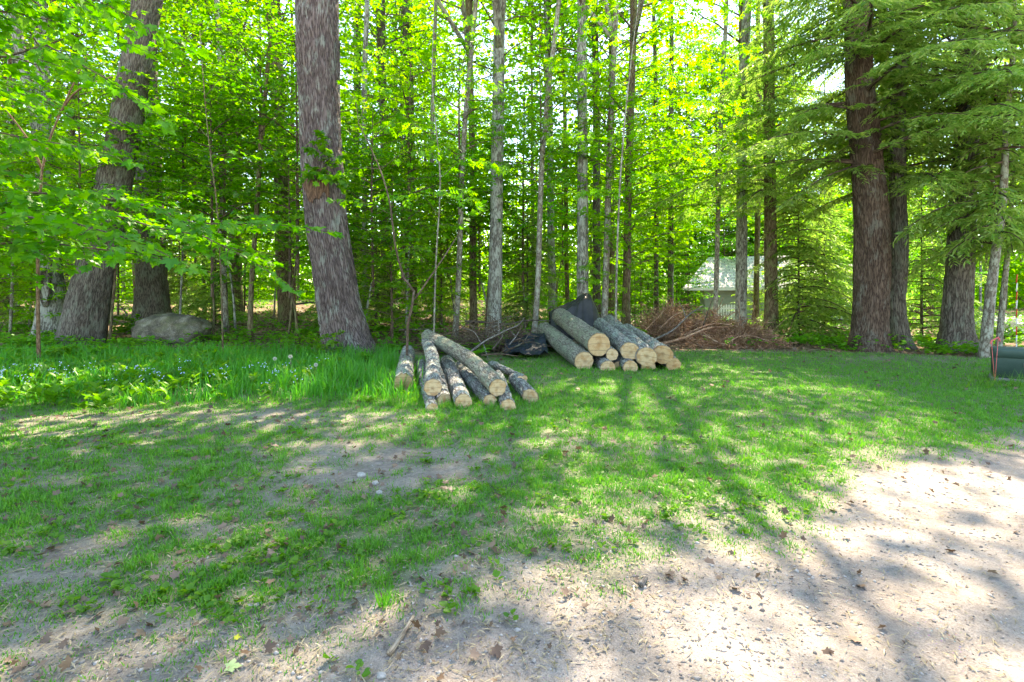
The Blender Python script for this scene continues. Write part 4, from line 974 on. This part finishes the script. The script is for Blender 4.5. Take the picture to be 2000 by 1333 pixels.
def log(label, front, rf, back, rb, mid=None, bark='log', knot=None, group='', seed=0.0, turn=0.0, stub=None):
    """front / back = (px, py, Z) centres, rf / rb = radii in metres"""
    f = np.array(P(*front)); b = np.array(P(*back)); root = thing('log', f, label, 'log', group)
    pts = [f, b] if mid is None else [f] + [np.array(P(*m)) for m in (mid if isinstance(mid, list) else [mid])] + [b]
    p = smooth_path(np.array(pts), 40) - f; ns = 40
    rad = np.linspace(rf, rb, 40) * (1 + .04 * pn(np.linspace(0, 5, 40), seed, 3))
    if turn:                                                     # saw cut not square to the axis
        p = p.copy()
    mb = MB(); v = tube(mb, p, rad, ns, 0, cap=False, disp=.010 + .03 * rf, dfreq=(16, 3.0), seed=seed)
    if turn:
        ax = p[1] - p[0]; ax /= np.linalg.norm(ax); sdv = np.cross(ax, UPV); sdv /= np.linalg.norm(sdv)
        sh = lambda q, k: q + np.outer(((q - p[0]) @ sdv) * turn * k, ax)
        vv = mb.v[0].reshape(40, ns, 3)
        for k in range(12): vv[k] = sh(vv[k], max(0, 1 - k / 8))
        mb.v[0] = vv.reshape(-1, 3); v = vv
    link('bark', mb.mesh('bark', M[bark]), root)
    for k, sg in ((0, 1), (-1, -1)):
        ring = v[k]; nvec = np.cross(ring[1] - ring[0], ring[ns // 3] - ring[0]); nvec /= np.linalg.norm(nvec)
        out = (p[0] - p[1]) if k == 0 else (p[-1] - p[-2])
        if nvec @ out < 0: nvec = -nvec
        m2 = MB(); cut_face(m2, ring.mean(0), nvec, ring, seed + k * 3.0); link('cut_face', m2.mesh('cut_face', M['cut']), root)
    if knot:
        kc = np.array(P(*knot[:3])) - f; m3 = MB(); rr = knot[3]
        i = int(np.argmin(np.linalg.norm(p - kc, axis=1))); d = kc - p[i]; d[1] -= .06; d /= np.linalg.norm(d); kp = p[i] + d * rad[i] * .85
        tube(m3, np.array([kp, kp + d * rad[i] * .32]), [rr * 1.25, rr], 14, 0, cap=False)
        kn = link('branch_stub', m3.mesh('branch_stub', M[bark]), root); m4 = MB()
        cut_face(m4, None, d, m3.v[0][-14:], seed + 1.7); link('cut_face', m4.mesh('cut_face', M['cut']), kn)
    return root
GA, GB = 'cut logs of the front pile', 'cut logs of the rear stack'
k = .0075
log('short weathered log lying alone leftmost in the front pile', (788, 748, 7.85), .140, (797, 688, 11.2), .145, None, 'log', None, GA, 1.1)
log('log on top with round cut end, second from left in the front pile', (845, 757, 6.8), .116, (834, 666, 10.8), .115, [(846, 712, 8.3)], 'log', None, GA, 2.3)
log('thin log underneath, its low cut end frontmost on the left of the front pile', (844, 799, 6.36), .078, (822, 712, 9.9), .10, None, 'log', None, GA, 3.1)
log('log with narrow greyish slanted end beside the frontmost thin log', (866, 784, 6.72), .100, (852, 714, 9.9), .10, None, 'log', None, GA, 4.7, .9)
log('straight grey log with wide cut end in the middle of the front pile', (905, 786, 6.55), .113, (872, 706, 10.3), .13, None, 'log', None, GA, 5.2)
log('small yellowish ended log lying under the long curved top log', (957, 785, 6.7), .096, (898, 716, 9.8), .115, None, 'log', None, GA, 6.4)
log('long curved log with an orange branch stub lying across the top of the front pile', (972, 757, 6.75), .116, (835, 657, 10.8), .138, [(935, 717, 7.8), (886, 683, 9.3)], 'logb', (857, 686, 9.9, .055), GA, 7.9)
log('ridged log with mossy yellow end under the right of the long curved log', (992, 795, 6.45), .098, (972, 735, 8.7), .10, None, 'log', None, GA, 8.8)
log('stubby right hand log of the front pile with a hollow heart at its end', (1036, 775, 6.95), .105, (1004, 740, 8.3), .095, None, 'log', (1015, 742, 7.9, .05), GA, 9.6, -.75)
log('thin grey log slanting behind the stubby right hand log of the front pile', (1024, 740, 8.2), .055, (960, 712, 9.9), .07, None, 'log', None, GA, 10.4)

log('thick log lying on the grass at the left of the rear stack', (1140, 706, 9.9), .192, (1063, 645, 13.6), .215, None, 'logb', None, GB, 11.2)
log('thickest log with a dark saw line on its end, upper left of the rear stack', (1169, 673, 9.95), .222, (1094, 618, 14.0), .225, None, 'logb', None, GB, 12.5)
log('small round log wedged in the middle of the rear stack beside the thickest log', (1195, 693, 9.95), .120, (1150, 655, 12.5), .12, None, 'log', None, GB, 13.1)
log('small log on the ground second from left in the rear stack', (1187, 720, 9.75), .142, (1140, 678, 12.2), .13, None, 'log', None, GB, 14.2)
log('small log end tucked behind between the ground logs of the rear stack', (1208, 717, 10.1), .115, (1165, 680, 12.4), .11, None, 'log', None, GB, 15.3)
log('oval ended log in the middle of the top row of the rear stack', (1230, 686, 9.9), .172, (1172, 634, 13.2), .17, None, 'log', None, GB, 16.6, -.35)
log('ground log with pale round end under the oval ended log', (1231, 718, 9.75), .140, (1185, 678, 12.2), .13, None, 'log', None, GB, 17.1)
log('long log with slanted two way cut right of the oval ended log', (1263, 697, 9.75), .185, (1190, 628, 13.8), .185, None, 'log', None, GB, 18.9, -.30)
log('log with pale slanted end on the upper right of the rear stack', (1295, 693, 9.9), .178, (1225, 645, 13.2), .17, None, 'log', None, GB, 19.4, -.40)
log('half hidden ground log under the two way slanted cut', (1266, 717, 9.95), .145, (1215, 678, 12.3), .13, None, 'log', None, GB, 20.3)
log('rightmost log of the rear stack lying on the grass', (1316, 713, 9.95), .148, (1260, 672, 12.6), .14, None, 'log', None, GB, 21.8)

# ------------------------------------------------------------------ tarps
def sheet(name, label, cat, base, fx, fy, hfun, mat, nx=50, ny=40, th=.006):
    X, Y = np.meshgrid(np.linspace(*fx, nx), np.linspace(*fy, ny)); Z = hfun(X, Y)
    top = np.stack([X, Y, Z], -1).reshape(-1, 3); low = top - [0, 0, th]
    i = (np.arange(ny - 1)[:, None] * nx + np.arange(nx - 1)[None]).ravel(); f = np.stack([i, i + 1, i + nx + 1, i + nx], 1); m = nx * ny
    e = np.concatenate([np.arange(nx), np.arange(1, ny) * nx + nx - 1, (ny - 1) * nx + np.arange(nx - 2, -1, -1), np.arange(ny - 2, 0, -1) * nx]); e2 = np.roll(e, -1)
    mb = MB(); mb.add(np.concatenate([top, low]), [f, f[:, ::-1] + m, np.stack([e2, e, e + m, e2 + m], 1)], 0)
    return tag(link(name, mb.mesh(name, mat), None, base), label, cat)
M['tarp'] = plain_mat('black_tarp', (.012, .013, .016), (.040, .038, .038), 3, .45, .3, .02, .45)
M['bluetarp'] = plain_mat('dark_blue_plastic', (.005, .009, .016), (.012, .022, .036), 4, .5, .3, .02, .3)
tb = P(1134, 640, 14.6); tb.z = float(terr(tb.x, tb.y))
def tarp_h(X, Y):
    pk = 1.42 - tb.z * .3
    prof = np.interp(X, [-.86, -.6, -.15, .04, .16, .28, .40, .56, .82], [.88, 1.02, 1.22, pk, pk + .03, pk - .02, 1.10, .72, .2])
    ang = np.arctan2(Y, X - .12); rr = np.hypot(X - .12, Y)
    yy = np.abs(Y); z = prof - .55 * yy - 1.5 * np.clip(yy - .30, 0, 9)
    z = z + .05 * rr * np.sin(ang * 11 + 1.5 * np.sin(ang * 3)) + .03 * np.abs(pn(X * 6, Y * 6, 1)) - .02 * np.abs(np.sin(X * 10 + Y * 3)) * sst(.1, .5, yy)
    return np.maximum(z, .05)
sheet('black_tarp', 'black tarp draped over a peaked heap behind the rear log stack', 'tarp', tb, (-.88, .82), (-.95, .95), tarp_h, M['tarp'], 80, 90)
bb = P(1020, 660, 12.2); bb.z = float(terr(bb.x, bb.y))
sheet('blue_tarp', 'crumpled dark blue plastic sheet on the ground left of the rear log stack', 'tarp', bb, (-.42, .55), (-.9, .8),
      lambda X, Y: .06 + .30 * sst(-.9, .5, Y + .4 * X) * (.6 + .4 * sst(-.4, .3, X)) + .04 * np.sin(Y * 14 - X * 8 + 4 * pn(X * 3, Y * 3)) + .06 * np.abs(pn(X * 5 + Y * 3, Y * 8, 2)) - .35 * sst(.35, .8, Y), M['bluetarp'], 50, 70)

# ------------------------------------------------------------------ brush and fallen branches
def bough(rs, mb, p, d, L, r, mi=0, curl=.25, kids=2):
    n = 7; s = np.linspace(0, 1, n)[:, None]; q = rs.normal(size=3); pth = p + d * L * s + q * curl * L * s ** 2 + .02 * L * rs.normal(size=(n, 3)) * s
    pth[:, 2] = np.maximum(pth[:, 2], terr(pth[:, 0], pth[:, 1]) + r)
    tube(mb, pth, np.linspace(r, r * .35, n), 5, mi, seed=float(rs.random() * 9))
    for _ in range(kids):
        k = rs.integers(2, 6); d2 = d + .9 * rs.normal(size=3); d2 /= np.linalg.norm(d2)
        bough(rs, mb, pth[k], d2, L * .45, r * .5, mi, curl, 0)
M['rust'] = bark_mat('rust_brown_brush', (.09, .045, .028), (.33, .18, .115), (.56, .38, .28), 40, 10, None, .4, 3, .3, .004)
M['rustneedle'] = leaf_mat('rusty_needles', (.19, .095, .055), (.46, .27, .175), (.2, .1, .05), (.35, .2, .1), .2, .03, .01)
def brush_pile():
    rs = np.random.default_rng(700); mb = MB(); lv = Leaves()
    for (px, Z, rx, ry, h, n) in ((1312, 16.2, 1.05, .9, 1.15, 260), (1395, 15.4, 1.15, .9, .85, 240), (1468, 14.7, .85, .7, .55, 140), (1425, 14.1, 1.1, .45, .22, 80)):
        c = np.array(GX(px, Z))
        for _ in range(n):
            a = rs.random() * 2 * PI; k = math.sqrt(rs.random()); x = c[0] + rx * k * math.cos(a); y = c[1] + ry * k * math.sin(a)
            z = c[2] + h * (1 - k ** 1.7) * (.35 + .65 * rs.random()) + .03
            d = rs.normal(size=3) * [1, .8, .35]; d /= np.linalg.norm(d); L = .35 + .8 * rs.random()
            bough(rs, mb, np.array([x, y, z]) - d * L * .5, d, L, .007 + .018 * rs.random() ** 2.5, 0, .3, 2)
            m = 26; t = rs.random(m); q = np.array([x, y, z]) + d * ((t - .5) * L)[:, None] + .09 * rs.normal(size=(m, 3)); q[:, 2] = np.maximum(q[:, 2], terr(q[:, 0], q[:, 1]) + .01)
            lv.add(q, d + .8 * rs.normal(size=(m, 3)) - [0, 0, .2], UPV + .6 * rs.normal(size=(m, 3)), .10 + .12 * rs.random(m))
    mb2 = MB(); lv2 = lv; p, a, nn_, z = (np.concatenate(q) for q in (lv.p, lv.a, lv.n, lv.s))
    put_leaves(mb, T_diamond(.5), p, a, nn_, z, rs.random(len(p)), 1, width=.02)
    tag(link('brush_pile', mb.mesh('brush_pile', [M['rust'], M['rustneedle']])), 'long heap of reddish brown dead brush between lawn and house', 'brush pile', kind='stuff')
brush_pile()
def brush_tangle():
    rs = np.random.default_rng(710); mb = MB()
    for (px, Z, rx, ry, h, n) in ((945, 12.6, .75, .5, .5, 90), (1000, 12.4, .5, .5, .6, 70), (905, 13.2, .6, .5, .4, 40)):
        c = np.array(GX(px, Z))
        for _ in range(n):
            p = c + [rx * rs.normal() * .6, ry * rs.normal() * .6, .04 + h * rs.random() ** 1.5]; d = rs.normal(size=3) * [1, .6, .3]; d /= np.linalg.norm(d); L = .4 + .9 * rs.random()
            bough(rs, mb, p - d * L * .5, d, L, .006 + .012 * rs.random() ** 2, 0, .3, 2)
    tag(link('brush_tangle', mb.mesh('brush_tangle', M['twig'])), 'dark tangle of dead twigs between the two log piles', 'brush', kind='stuff')
brush_tangle()
def branch(label, pts, r, bark='greytwig', kids=(), name='branch', group=None):
    p = [np.array(P(*q)) for q in pts]; o = p[0]
    mb = MB(); q = smooth_path(np.array(p), 16) - o; tube(mb, q, np.linspace(r, r * .4, 16), 8, 0, disp=r * .15, seed=float(r * 100))
    for kp in kids:
        w = smooth_path(np.array([np.array(P(*t)) for t in kp]), 8) - o; tube(mb, w, np.linspace(r * .5, r * .2, 8), 6, 0, seed=1.0)
    return tag(link(name, mb.mesh(name, M[bark]), None, o), label, 'branch', group)
branch('pale bare branch leaning up across the reddish brush pile', [(1268, 668, 14.2), (1310, 648, 14.2), (1350, 612, 14.5), (1372, 598, 14.7)], .035, 'greytwig', [[(1340, 622, 14.4), (1332, 600, 14.4), (1326, 590, 14.4)]])
for pts, lab in (([(1290, 640, 14.9), (1325, 612, 14.9), (1360, 606, 15)], 'arched reddish stick over the tall left end of the brush pile'), ([(1335, 655, 14.1), (1400, 632, 14.3), (1450, 640, 14.2)], 'reddish stick lying along the middle of the brush pile'), ([(1410, 676, 13.5), (1460, 655, 13.8), (1505, 668, 13.7)], 'reddish stick arching over the low right end of the brush pile'), ([(1240, 668, 14.6), (1275, 630, 15), (1300, 604, 15.2)], 'reddish stick poking up at the far left of the brush pile')):
    branch(lab, pts, .022, 'rust')
branch('reddish bough lying at the front of the brush pile', [(1275, 676, 13.6), (1330, 662, 13.7), (1390, 640, 14.2), (1430, 640, 14.5)], .04, 'rust', [[(1370, 648, 14), (1400, 668, 13.6), (1430, 676, 13.4)]])
branch('dark twig rising from the right of the brush pile', [(1372, 640, 15), (1390, 590, 15), (1402, 560, 15.2)], .02, 'dark')
branch('curved grey dead branch rising between the two log piles', [(918, 688, 10.2), (950, 665, 10.6), (990, 645, 11), (1016, 632, 11.4), (1024, 620, 11.6)], .022, 'greytwig', [[(940, 672, 10.5), (925, 648, 10.5), (900, 640, 10.5)], [(975, 652, 10.8), (974, 625, 10.8), (975, 600, 10.9)], [(944, 672, 10.5), (950, 690, 10.3), (955, 706, 10.1)]])
branch('dark branch lying over the blue sheet toward the log stack', [(985, 690, 10.9), (1010, 676, 11.0), (1035, 668, 11.2), (1056, 672, 11.0)], .02, 'dark', [[(1020, 672, 11), (1032, 655, 11.2), (1040, 645, 11.4)]])
branch('short dark branch sticking up left of the blue sheet', [(962, 684, 11.0), (978, 662, 11.2), (985, 640, 11.5)], .022, 'dark', [[(975, 666, 11.2), (960, 650, 11.3), (950, 648, 11.3)]])
branch('low brown branch on the leaves below the blue sheet', [(940, 694, 10.2), (975, 692, 10.3), (1010, 696, 10.2)], .018, 'twig', [[(975, 692, 10.3), (990, 682, 10.4), (1000, 680, 10.4)]])
branch('dark dead branch lying behind the curved grey one', [(908, 628, 13.0), (950, 630, 13), (985, 634, 13), (1030, 626, 13.3), (1075, 627, 13.5)], .035, 'dark', [[(960, 631, 13), (1000, 618, 13), (1022, 622, 13)]])
branch('short forked grey stick against the blue sheet', [(994, 674, 11.3), (1006, 660, 11.4), (1014, 648, 11.5)], .02, 'greytwig', [[(1008, 658, 11.4), (1000, 650, 11.4), (996, 646, 11.4)]])
branch('dark fallen limb on the forest floor right of the forked sapling', [(780, 645, 13.5), (815, 644, 13.5), (850, 642, 13.6)], .03, 'dark', [[(815, 644, 13.5), (830, 634, 13.5), (845, 632, 13.5)]])
branch('dead limb lying on the ground behind the huge pine', [(570, 596, 22), (600, 592, 22), (640, 590, 22)], .05, 'greytwig')
def ground_stick(label, a, b, r, bark, name='stick', kids=()):
    p0, p1 = G(*a), G(*b); p0.z += r * .8; p1.z += r * .8; o = np.array(p0)
    q = smooth_path(np.array([o, (o + np.array(p1)) / 2 + [.01, .01, .004], np.array(p1)]), 10) - o; mb = MB()
    tube(mb, q, np.linspace(r, r * .6, 10), 8, 0, disp=r * .2, seed=2.0); tag(link(name, mb.mesh(name, M[bark]), None, o), label, 'stick')
M['barewood'] = bark_mat('weathered_bare_wood', (.17, .125, .085), (.36, .27, .19), (.52, .42, .32), 60, 8, None, .4, 3, .5, .004)
ground_stick('thick splintered stick lying on the bare dirt verge at the bottom', (760, 1283), (806, 1210), .013, 'barewood')
ground_stick('small dark wood chunk at the edge of the dirt road', (1251, 1148), (1263, 1134), .016, 'greytwig')
ground_stick('thin pale twig lying in the left lawn', (262, 968), (345, 995), .005, 'greytwig')
ground_stick('thinner twig end beyond the pale twig in the left lawn', (388, 1008), (425, 1020), .004, 'greytwig')
ground_stick('dark thin twig on the sandy patch', (815, 962), (850, 955), .005, 'dark')

mleaf = plain_mat('fresh_fallen_leaf', (.25, .36, .14), (.34, .44, .2), 30, .7); myel = plain_mat('yellow_leaf', (.42, .42, .03), (.55, .5, .05), 30, .7); mbr = plain_mat('brown_leaf', (.30, .16, .10), (.42, .26, .18), 30, .7)
for (px, py, w, m_, lab) in ((440, 1311, 30, mleaf, 'pale green torn leaf lying on the dirt near the bottom'), (457, 1252, 14, myel, 'small yellow leaf on the bare ground'), (1664, 1255, 22, mbr, 'reddish brown dry leaf on the sunlit road')):
    b = G(px, py); mb = MB(); s = w * b.y / FPX
    put_leaves(mb, T_maple(), np.array([[0, 0, .012]]), np.array([[.8, .3, .05]]), np.array([[.1, -.1, 1.0]]), s, np.zeros(1)); o = tag(link('fallen_leaf', mb.mesh('fallen_leaf', m_), None, b), lab, 'leaf')

# ------------------------------------------------------------------ utility box and markers
def rounded(mb, x0, x1, y0, y1, z0, z1, r, mi=0, n=6, taper=0.0):
    ang = [(q * PI / 2 + PI / 2 * i / n) for q in range(4) for i in range(n + 1)]
    def ring(z, inset, rr):
        cx = [x1 - inset - rr, x0 + inset + rr, x0 + inset + rr, x1 - inset - rr]; cy = [y1 - inset - rr, y1 - inset - rr, y0 + inset + rr, y0 + inset + rr]
        return [(cx[i // (n + 1)] + rr * math.cos(a), cy[i // (n + 1)] + rr * math.sin(a), z) for i, a in enumerate(ang)]
    rows = [ring(z0, 0, r), ring(z1 - r * .5, taper, r)] + [ring(z1 - r * .5 + r * .5 * math.sin(t), taper + r * .5 * (1 - math.cos(t)), max(r * .5, r * (1 - .5 * (1 - math.cos(t))))) for t in np.linspace(.2, PI / 2, 5)]
    m = len(ang); v = [p for rw in rows for p in rw]
    f = [(k * m + j, k * m + (j + 1) % m, (k + 1) * m + (j + 1) % m, (k + 1) * m + j) for k in range(len(rows) - 1) for j in range(m)] + [tuple((len(rows) - 1) * m + j for j in range(m)), tuple(range(m))[::-1]]
    mb.add(v, f, mi)
M['box'] = plain_mat('faded_green_paint', (.035, .075, .065), (.055, .105, .09), 5, .6, .1, .004, .35)
M['boxbase'] = plain_mat('grey_pad', (.14, .14, .13), (.22, .22, .2), 12, .9)
ub = GX(1932, 8.75); root = thing('utility_box', (ub.x, ub.y, ub.z), 'low green metal utility box on the right edge of the lawn', 'utility box', None, -.70)
mb = MB(); rounded(mb, .02, 1.08, .0, .65, -.05, .06, .05); link('base', mb.mesh('base', M['boxbase']), root)
mb = MB(); rounded(mb, .05, 1.05, .03, .62, .062, .44, .045); link('body', mb.mesh('body', M['box']), root)
mb = MB(); rounded(mb, .04, 1.06, .02, .63, .402, .555, .07); link('lid', mb.mesh('lid', M['box']), root)
mb = MB(); box(mb, .42, .58, -.012, .026, .26, .33); link('latch', mb.mesh('latch', M['boxbase']), root)
def pm(n, c, r=.6): return plain_mat(n, tuple(x * .8 for x in c), c, 20, r)
M['pink'] = pm('pink_plastic', (.75, .16, .16)); M['white'] = pm('white_plastic', (.75, .72, .7)); M['red'] = pm('red_band', (.65, .07, .03))
fb = GX(1943, 8.6); root = thing('marking_stake', fb, 'pink ribbon tied between two thin stakes in a V by the green utility box', 'stake')
for (tx, ty, mm) in ((1936, 664, 'pink'), (1950, 657, 'pink')):
    mb = MB(); tube(mb, np.array([np.array((0, 0, -.03)), np.array(P(tx, ty, 8.6) - fb)]), [.0045, .0045], 6, 0); link('stake_rod', mb.mesh('stake_rod', M[mm]), root)
mb = MB(); a, c = P(1936, 668, 8.6) - fb, P(1950, 660, 8.6) - fb
tube(mb, smooth_path([a + Vector((-.02, -.01, -.03)), a, (a + c) / 2 + Vector((0, -.01, .015)), c, c + Vector((.015, -.02, -.06))], 12), np.full(12, .011), 6, 0); link('ribbon', mb.mesh('ribbon', M['pink']), root)
mkb = GX(1985, 10.6); root = thing('marker_pole', mkb, 'tall red and white striped marker pole behind the green utility box', 'marker pole')
ztop = P(1986, 536, 10.6).z - mkb.z; zz = np.linspace(-.1, ztop, 12)
for i in range(11):
    mb = MB(); tube(mb, np.array([[0, 0, zz[i]], [.002 * i, 0, zz[i + 1] - .001]]), [.011, .011], 8, 0); link('band', mb.mesh('band', M['red' if i in (4, 6, 8, 10) else 'white']), root)
# tuft of long grass at the box
mb = MB(); rs = np.random.default_rng(9); n = 140; a = rs.random(n) * 2 * PI; c = GX(1952, 8.1)
put_leaves(mb, T_blade(), np.stack([.35 * rs.normal(size=n), .12 * rs.normal(size=n), 0 * a - .01], 1), np.stack([np.cos(a) * .6, np.sin(a) * .6, 1 + 0 * a], 1), rs.normal(size=(n, 3)), .15 + .22 * rs.random(n), rs.random(n), 0, width=.008)
tag(link('grass_tuft', mb.mesh('grass_tuft', M['grass']), None, c), 'tuft of long pale grass in front of the green utility box', 'grass tuft', kind='stuff')
# near sunlit grass tuft on the verge
mb = MB(); n = 60; a = rs.random(n) * 2 * PI; c = G(752, 1185)
put_leaves(mb, T_blade(), np.stack([.025 * rs.normal(size=n), .02 * rs.normal(size=n), 0 * a - .005], 1), np.stack([np.cos(a) * .35, np.sin(a) * .35, 1 + 0 * a], 1), rs.normal(size=(n, 3)), .05 + .07 * rs.random(n), rs.random(n), 0, width=.005)
tag(link('grass_tuft', mb.mesh('grass_tuft', M['grass']), None, c), 'upright yellow green grass tuft on the bare verge above the stick', 'grass tuft', kind='stuff')

# ------------------------------------------------------------------ house beyond the trees
M['siding'] = plain_mat('sage_siding', (.27, .31, .25), (.33, .37, .30), 3, .8); M['palesiding'] = plain_mat('pale_blue_siding', (.50, .58, .60), (.58, .65, .66), 3, .8)
M['trimw'] = plain_mat('white_trim', (.72, .72, .70), (.8, .8, .78), 5, .7); M['glass'] = plain_mat('dark_glass', (.03, .04, .05), (.05, .06, .07), 2, .15, 0)
def shingles():
    m, t, nn, ll = nt('sunlit_grey_shingles'); tc = N(t, 'ShaderNodeTexCoord').outputs['Object']
    br = N(t, 'ShaderNodeTexBrick', inp={'Color1': (.56, .52, .53, 1), 'Color2': (.70, .66, .67, 1), 'Mortar': (.2, .19, .2, 1), 'Scale': 1.0, 'Mortar Size': .02, 'Brick Width': .4, 'Row Height': .16}); ll.new(tc, br.inputs['Vector'])  # grey lightened in the colour to stand in for sun on the roof
    finish(t, mix(t, .4, br.outputs[0], noise(t, tc, 6, 3, .6, 1), 'SOFT_LIGHT'), .9); return m
M['shingle'] = shingles()
hb_ = GX(1345, 31); hx = 9.2; root = thing('house', hb_, 'small sage green house with a grey shingle roof half hidden by the trees', 'house', None, -.30)
ez = P(0, 566, 31).z - hb_.z; rzz = P(0, 508, 34).z - hb_.z
def siding_wall(mb, x0, x1, y, z0, z1):
    k = int((z1 - z0) / .13); zs = np.linspace(z0, z1, k + 1)
    for i in range(k):
        v = [(x0, y - .022, zs[i]), (x1, y - .022, zs[i]), (x1, y, zs[i + 1]), (x0, y, zs[i + 1]), (x0, y, zs[i]), (x1, y, zs[i])]
        mb.add(v, [(0, 1, 2, 3), (1, 0, 4, 5)], 0)
mb = MB(); siding_wall(mb, .9, 6.2, 0, -.2, ez); box(mb, .9, 6.2, .004, 5, -.2, ez); link('wall', mb.mesh('wall', M['siding'], smooth=False), root)
mb = MB(); siding_wall(mb, 6.22, 10.4, -1.2, -.2, ez + .55); box(mb, 6.22, 10.4, -1.196, 5, -.2, ez + .55); link('side_wing', mb.mesh('side_wing', M['palesiding'], smooth=False), root)
mb = MB(); v = [(-.3, -.5, ez - .02), (6.0, -.5, ez - .02), (6.0, 2.6, rzz), (1.3, 2.6, rzz), (-.3, 5.5, ez - .02), (6.0, 5.5, ez - .02)]; v += [(x, y, z + .12) for x, y, z in v]
mb.add(v, [(6, 7, 8, 9), (9, 8, 11, 10), (6, 9, 10), (0, 3, 2, 1), (3, 4, 5, 2), (0, 4, 3), (0, 1, 7, 6), (1, 5, 11, 7), (5, 4, 10, 11), (4, 0, 6, 10)], 0); link('roof', mb.mesh('roof', M['shingle'], smooth=False), root)
mb = MB(); e2 = ez + .55; v = [(5.9, -1.6, e2 - .02), (10.8, -1.6, e2 - .02), (10.8, 2, e2 + .9), (5.9, 2, e2 + .9), (5.9, 5.5, e2), (10.8, 5.5, e2)]; v += [(x, y, z + .1) for x, y, z in v]
mb.add(v, [(6, 7, 8, 9), (9, 8, 11, 10), (0, 3, 2, 1), (3, 4, 5, 2), (0, 1, 7, 6), (1, 2, 8, 7), (0, 6, 9, 3), (2, 5, 11, 8), (3, 9, 10, 4), (4, 10, 11, 5)], 0); link('wing_roof', mb.mesh('wing_roof', M['shingle'], smooth=False), root)
mb = MB(); box(mb, -.3, 6.0, -.54, -.505, ez - .06, ez + .11); link('fascia', mb.mesh('fascia', M['trimw'], smooth=False), root)
for (x, y, w, h, z) in ((4.4, -.03, .9, .8, .8), (7.4, -1.23, .9, 1.0, .9), (9.2, -1.23, .9, 1.0, .9)):
    mb = MB(); box(mb, x, x + w, y - .03, y - .002, z, z + h); wn = link('window', mb.mesh('window', M['trimw'], smooth=False), root)
    mb = MB(); box(mb, x + .07, x + w / 2 - .03, y - .036, y - .031, z + .07, z + h - .07); box(mb, x + w / 2 + .03, x + w - .07, y - .036, y - .031, z + .07, z + h - .07); link('pane', mb.mesh('pane', M['glass'], smooth=False), wn)
lat = GX(1392, 28.5); root = thing('picket_fence', lat, 'short white picket fence in front of the sage green house', 'fence')
for i in range(13):
    mb = MB(); x = i * .145; v = [(x, 0, -.1), (x + .09, 0, -.1), (x + .09, 0, .85), (x + .045, 0, .92), (x, 0, .85)]; v += [(a, .02, c) for a, b, c in v]
    mb.add(v, [(0, 1, 2, 3, 4), (9, 8, 7, 6, 5)] + [(j, j + 5, (j + 1) % 5 + 5, (j + 1) % 5) for j in range(5)], 0); link('picket', mb.mesh('picket', M['trimw'], smooth=False), root)
for z in (.2, .65):
    mb = MB(); box(mb, -.05, 1.9, .022, .06, z, z + .08); link('rail', mb.mesh('rail', M['trimw'], smooth=False), root)
# white blossom shrub glimpsed at the right
wb = GX(1962, 17.5); root = thing('flowering_shrub', wb, 'low white flowering shrub glimpsed behind the slender fir', 'shrub'); mb = MB(); rs = np.random.default_rng(31); n = 1500
p = rs.normal(size=(n, 3)) * [.55, .4, .17] + [0, 0, .25]; p[:, 2] = np.abs(p[:, 2]); put_leaves(mb, T_ovate(.45), p, rs.normal(size=(n, 3)), UPV + .6 * rs.normal(size=(n, 3)), .09, rs.random(n)); link('leaves', mb.mesh('leaves', M['fern'], smooth=False), root)
mb = MB(); n = 1100; p = rs.normal(size=(n, 3)) * [.55, .4, .12] + [0, -.05, .42]; put_leaves(mb, T_diamond(.5), p, rs.normal(size=(n, 3)), UPV + .5 * rs.normal(size=(n, 3)), .085, rs.random(n)); link('blossoms', mb.mesh('blossoms', M['white'], smooth=False), root)

# ------------------------------------------------------------------ light, sky, camera
SUN_EL, SUN_AZ = math.radians(52), math.radians(14)       # azimuth from +Y towards +X
sd = Vector((math.sin(SUN_AZ) * math.cos(SUN_EL), math.cos(SUN_AZ) * math.cos(SUN_EL), math.sin(SUN_EL)))
L = bpy.data.lights.new('sun', 'SUN'); L.energy = 3.5; L.angle = math.radians(.55); L.color = (1, .95, .86)
lo = bpy.data.objects.new('sun', L); col.objects.link(lo); lo.rotation_euler = (-sd).to_track_quat('-Z', 'Y').to_euler()
w = bpy.data.worlds.new('World'); scene.world = w; w.use_nodes = True; wt = w.node_tree; wt.nodes.clear()
sk = wt.nodes.new('ShaderNodeTexSky'); sk.sky_type = 'NISHITA'; sk.sun_disc = False; sk.sun_elevation = SUN_EL; sk.sun_rotation = SUN_AZ
sk.air_density = 1.0; sk.dust_density = .2; sk.ozone_density = 2.0
bg = wt.nodes.new('ShaderNodeBackground'); bg.inputs[1].default_value = .135; wo = wt.nodes.new('ShaderNodeOutputWorld')
wt.links.new(sk.outputs[0], bg.inputs[0]); wt.links.new(bg.outputs[0], wo.inputs[0])

cam = bpy.data.cameras.new('camera'); cam.lens = 18; cam.sensor_width = 36; cam.shift_y = -(666.5 - HY) / 2000; cam.clip_end = 2000; cam.clip_start = .05
co = bpy.data.objects.new('camera', cam); col.objects.link(co); co.location = (0, 0, CAMH); co.rotation_euler = (PI / 2, 0, 0); scene.camera = co
scene.view_settings.view_transform = 'Standard'; scene.view_settings.look = 'None'; scene.view_settings.use_white_balance = True; scene.view_settings.white_balance_temperature = 8200; scene.view_settings.gamma = 1; scene.view_settings.exposure = 2.5
c = scene.cycles; c.use_denoising = True; c.max_bounces = 9; c.diffuse_bounces = 7; c.glossy_bounces = 2; c.transmission_bounces = 7; c.transparent_max_bounces = 4
c.caustics_reflective = False; c.caustics_refractive = False; c.use_adaptive_sampling = True; c.adaptive_threshold = .02; c.sample_clamp_indirect = 6
